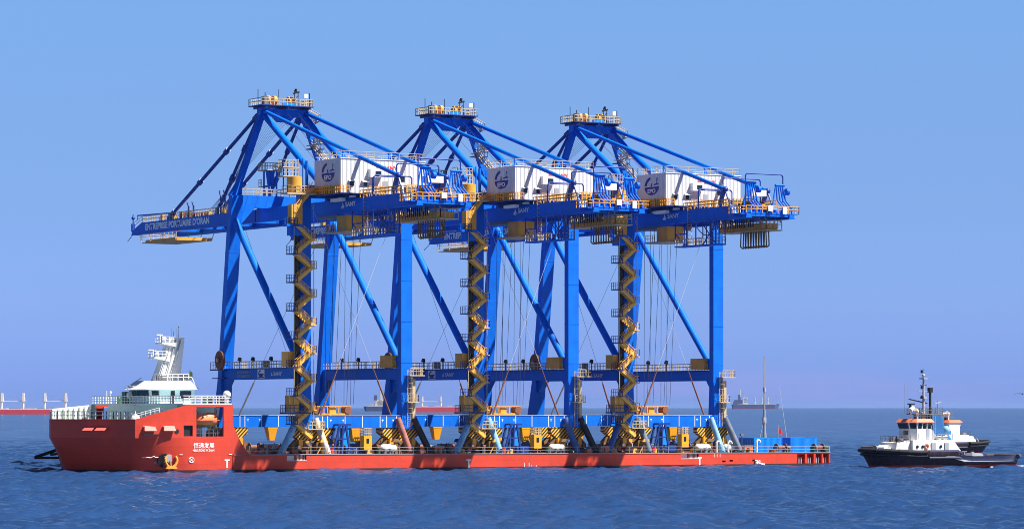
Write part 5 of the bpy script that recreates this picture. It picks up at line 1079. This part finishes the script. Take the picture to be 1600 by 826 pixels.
    for x in (12.9, 14.1): B(MB().tube((x,-2.6,4.95),(x+.9,-2.6,4.95),.3,10).box(x+.1,x+.8,-2.8,-2.4,4.56,4.75), 'life_raft', 'far_white', dh)
    B(MB().bar((12.45,-2.35,4.6),(12.45,-2.35,8.6),.06).bar((12.85,-2.35,4.6),(12.85,-2.35,8.6),.06), 'ladder', 'far_grey', wh)
    B(MB().rail([(8.4,-2.2,8.05),(11.9,-2.2,8.05)], h=.7, gap=.7), 'railing', 'steel', wh)
    B(MB().box(11.0,11.7,-1.2,-.4,8.06,8.7).tube((10.4,-1.8,8.06),(10.4,-1.8,8.9),.06,6).ball((10.4,-1.8,9.0),.22), 'searchlight', 'steel', wh)
    B(MB().box(5.4,6.4,-2.0,-1.2,4.3,4.9).box(6.0,6.9,.2,1.2,4.3,5.1), 'deck_box', 'steel', dh)
    B(MB().path([(3.2,-2.2,2.6),(4.2,-2.6,2.9),(5.0,-2.4,3.2)],.16,6), 'tow_rope', 'cream')
    for x in (16.8, 18.4): B(MB().path([(x,-3.05,1.1),(x,-3.05,2.6)],.08,6).path([(x-.5,-3.05,2.6),(x+.5,-3.05,2.6)],.06,6), 'guard_post', 'far_grey')
    B(MB().tube((3.9,-1.0,2.9),(3.9,1.0,2.9),.85,14).box(2.6,5.0,-1.3,1.3,1.9,2.3), 'windlass', 'white'); q = MB(); pts = [(2.1,-.9+1.8*i/8,2.6+1.1*math.sin(math.pi*i/8)) for i in range(9)]; B(q.path(pts,.14,6), 'bow_staple', 'steel')
    B(MB().box(19.6,20.0,-3.6,-3.2,1.0,2.6).box(19.6,20.0,3.2,3.6,1.0,2.6).box(19.6,20.0,-3.2,3.2,1.0,1.15), 'bitt', 'far_grey'); B(MB().box(21.6,23.6,-1.2,.6,1.0,2.3).tube((24.4,0,1.0),(24.4,0,2.1),.4,10), 'stern_gear', 'far_grey')
    return t
make_tug('black hulled tug with white house and tall mast, in front', (89.5,-27,0), 0)
T2 = CAM+VIEW*700+RIGHT*(736*700/5085)
tb = make_tug('second tug partly hidden behind the nearer tug, only its bow showing', (T2.x, T2.y, 0), math.pi+.21, False); tb.scale = (1.2, 1, .9)

# ------------------------------------------------------------------ ships far off
def far_ship(label, px0, px1, D, hull_mt, hh, cranes, house=None, red_low=False, jibs=True, crane_h=24, deck_mt='far_white'):
    u0 = (px0-800)*D/F_PX; Lm = (px1-px0)*D/F_PX; o = CAM+VIEW*D+RIGHT*u0; o.z = 0
    t = thing('cargo_ship', label, 'ship', o, math.atan2(RIGHT.y, RIGHT.x), 'ships far off on the horizon')
    Bm = 30; m = MB(); rg = []
    for z, e in ((0, .0), (hh*.5, .35), (hh, 1)):
        bw = 8*e; pl = [(4-4*e,-Bm*.35),(8,-Bm/2),(Lm*.9,-Bm/2),(Lm-bw*0-8+8*e,-Bm*.12),(Lm-8+8*e,Bm*.12),(Lm*.9,Bm/2),(8,Bm/2),(4-4*e,Bm*.35)]
        rg.append([(x,y,z) for x,y in pl])
    m.loft(rg, closed=True, smooth=False); m.add(rg[-1], [tuple(range(8))]); m.frus([(Lm*.93,-6,hh),(Lm-1,-2,hh),(Lm-1,2,hh),(Lm*.93,6,hh)], [(Lm*.93,-6,hh+2.5),(Lm,-2,hh+2.8),(Lm,2,hh+2.8),(Lm*.93,6,hh+2.5)])
    h = m.build('hull', hull_mt, t)
    if red_low: MB().box(5,Lm*.93,-Bm/2-.2,-Bm/2-.02,0,hh*.18).build('boot_stripe', 'far_red', h)
    n = 7; m = MB().box(Lm*.12,Lm*.92,-Bm/2+.5,-Bm/2+.8,hh,hh+1.1); m.build('railing', deck_mt, h)
    for i in range(n):
        x = Lm*(.2+.7*i/n); MB().box(x,x+Lm*.07,-10,10,hh,hh+2.0).build('hatch_cover', deck_mt if i % 2 else 'far_grey', t)
    for k, px in enumerate(cranes):
        x = (px-px0)*D/F_PX; m = MB().tube((x,0,hh),(x,0,hh+crane_h*.55),1.3,10).frus([(x-1.6,-2,hh+crane_h*.5),(x+2.4,-2,hh+crane_h*.5),(x+2.4,2,hh+crane_h*.5),(x-1.6,2,hh+crane_h*.5)], [(x-.8,-1.5,hh+crane_h),(x+1.8,-1.5,hh+crane_h),(x+1.8,1.5,hh+crane_h),(x-.8,1.5,hh+crane_h)]); c = m.build('deck_crane', 'far_white', t)
        MB().box(x-2.2,x-1.0,-2.1,2.1,hh+crane_h*.3,hh+crane_h*1.02).build('crane_back', 'far_grey', c)
        if jibs and k+1 < len(cranes) and k % 2 == 0:
            x2 = (cranes[k+1]-px0)*D/F_PX; MB().bar((x+2,0,hh+crane_h*.52),(x2-2,0,hh+crane_h*.52),1.1).build('jib', 'far_white', c)
            MB().bar((x+2,0,hh+crane_h*.95),(x2-2,0,hh+crane_h*.55),.25).build('luffing_rope', 'far_grey', c)
    if house:
        for (nm, a, b, z0, z1, mt) in house:
            xa = (a-px0)*D/F_PX; xb = (b-px0)*D/F_PX; s = D/F_PX
            q = MB().frus([(xa,-9,z0*s),(xb,-9,z0*s),(xb,9,z0*s),(xa,9,z0*s)], [(xa+.15*(xb-xa),-8,z1*s),(xb,-8,z1*s),(xb,8,z1*s),(xa+.15*(xb-xa),8,z1*s)]).build(nm, mt, t)
            if nm == 'bridge':
                for k in range(3):
                    z = (z0+(z1-z0)*(.3+.25*k))*s; MB().box(xa+.3*(xb-xa),xb+.05,-9.2,-8.9,z,z+(z1-z0)*.08*s).build('window', 'far_grey', q)
    return t
far_ship('long red bulk carrier on the left horizon with four deck cranes', -70, 152, 4700, 'far_red', 6.6, [3, 36.5, 70, 102.5], [('bridge',-66,-50,6,24,'far_white')])
far_ship('small dark far ship with cream superstructure seen between crane legs', 568, 626, 8600, 'far_navy', 12.5, [], [('bridge',586,601,7,18,'cream'),('funnel',584,589,17,25,'far_navy'),('derrick',594,597,14,32,'cream'),('deckhouse',578,585,7,12,'far_grey')])
far_ship('distant red ship with pale deck cranes behind the middle crane', 632, 728, 6900, 'far_red', 10.5, [660, 689, 719], None, crane_h=23)
far_ship('distant navy cargo ship on the horizon behind the stern mast', 1143, 1218, 15500, 'far_navy', 24, [1180, 1191, 1200.5], [('bridge',1160,1168,8,19,'far_white'),('deckhouse',1145,1160,8,15,'far_navy'),('funnel',1153,1157,14,23,'far_navy'),('mast',1156.3,1157.6,20,31,'far_white')], True, True, 34)

# ------------------------------------------------------------------ bird, foam
bp_ = CAM+VIEW*300+RIGHT*(797.5*300/F_PX); bz = CAM_H+(636-616.5)*300/F_PX
b = thing('seabird', 'small dark seabird gliding at the right edge just above the horizon', 'bird', (bp_.x, bp_.y, bz), math.atan2(RIGHT.y, RIGHT.x))
q = MB(); n = 8; top_ = []
for sgn in (-1, 1):
    sec = []
    for i in range(n+1):
        t = i/n; x = sgn*.75*t; z = .10+.10*math.sin(t*2.2)-.16*t*t; c = .16*(1-t*.75); sec.append([(x,-c,z),(x,-c*.3,z+.02),(x,c,z),(x,0,z-.015)])
    q.loft(sec, closed=True)
q.loft([[(r*math.cos(a*math.pi/4)*1.0, y, .1+r*math.sin(a*math.pi/4)) for a in range(8)] for y, r in ((-.34,.01),(-.28,.05),(-.15,.075),(.1,.08),(.3,.045),(.48,.02))], closed=True)
q.build('body', 'bird_grey', b)
def foam(pts, seed):
    rr = random.Random(seed); m = MB()
    for x, y, L_, w_ in pts:
        n = 9; up = [(x+L_*i/n, y+w_*(.3+rr.random()*.7)*math.sin(math.pi*(i+.4)/(n+1)), .10+.05*rr.random()) for i in range(n+1)]; dn = [(x+L_*i/n, y-w_*(.3+rr.random()*.7)*math.sin(math.pi*(i+.4)/(n+1)), .04) for i in range(n+1)]
        m.loft([dn, up])
    o = m.build('sea_foam', 'foam'); o['kind'] = 'stuff'
foam([(90.8,-30.4,3.2,.35),(94.2,-31.6,2.0,.25),(119.5,-28.5,4.5,.5),(121,-26.5,4,.5),(112,-31.8,1.5,.25)], 4)
ws = thing('water_jet', 'white water discharge splashing from the hull side near the stern', 'water', (84.6,-3.9,0))
q = MB(); rr = random.Random(9)
for i in range(16): q.ball((rr.gauss(.2,.5),-.3+rr.gauss(0,.15),.25+abs(rr.gauss(0,.28))), .12+.12*rr.random(), 6, 4)
q.path([(-.2,.35,.95),(-.1,-.1,.85),(.1,-.3,.3)], .16, 6); q.build('spray', 'foam', ws); q = MB().loft([[(-.3+2.6*i/8,-.6-.12*math.sin(i*2),.08) for i in range(9)],[(-.3+2.6*i/8,-.1+.1*math.sin(i*1.3),.14) for i in range(9)]]); q.build('foam_patch', 'foam', ws)
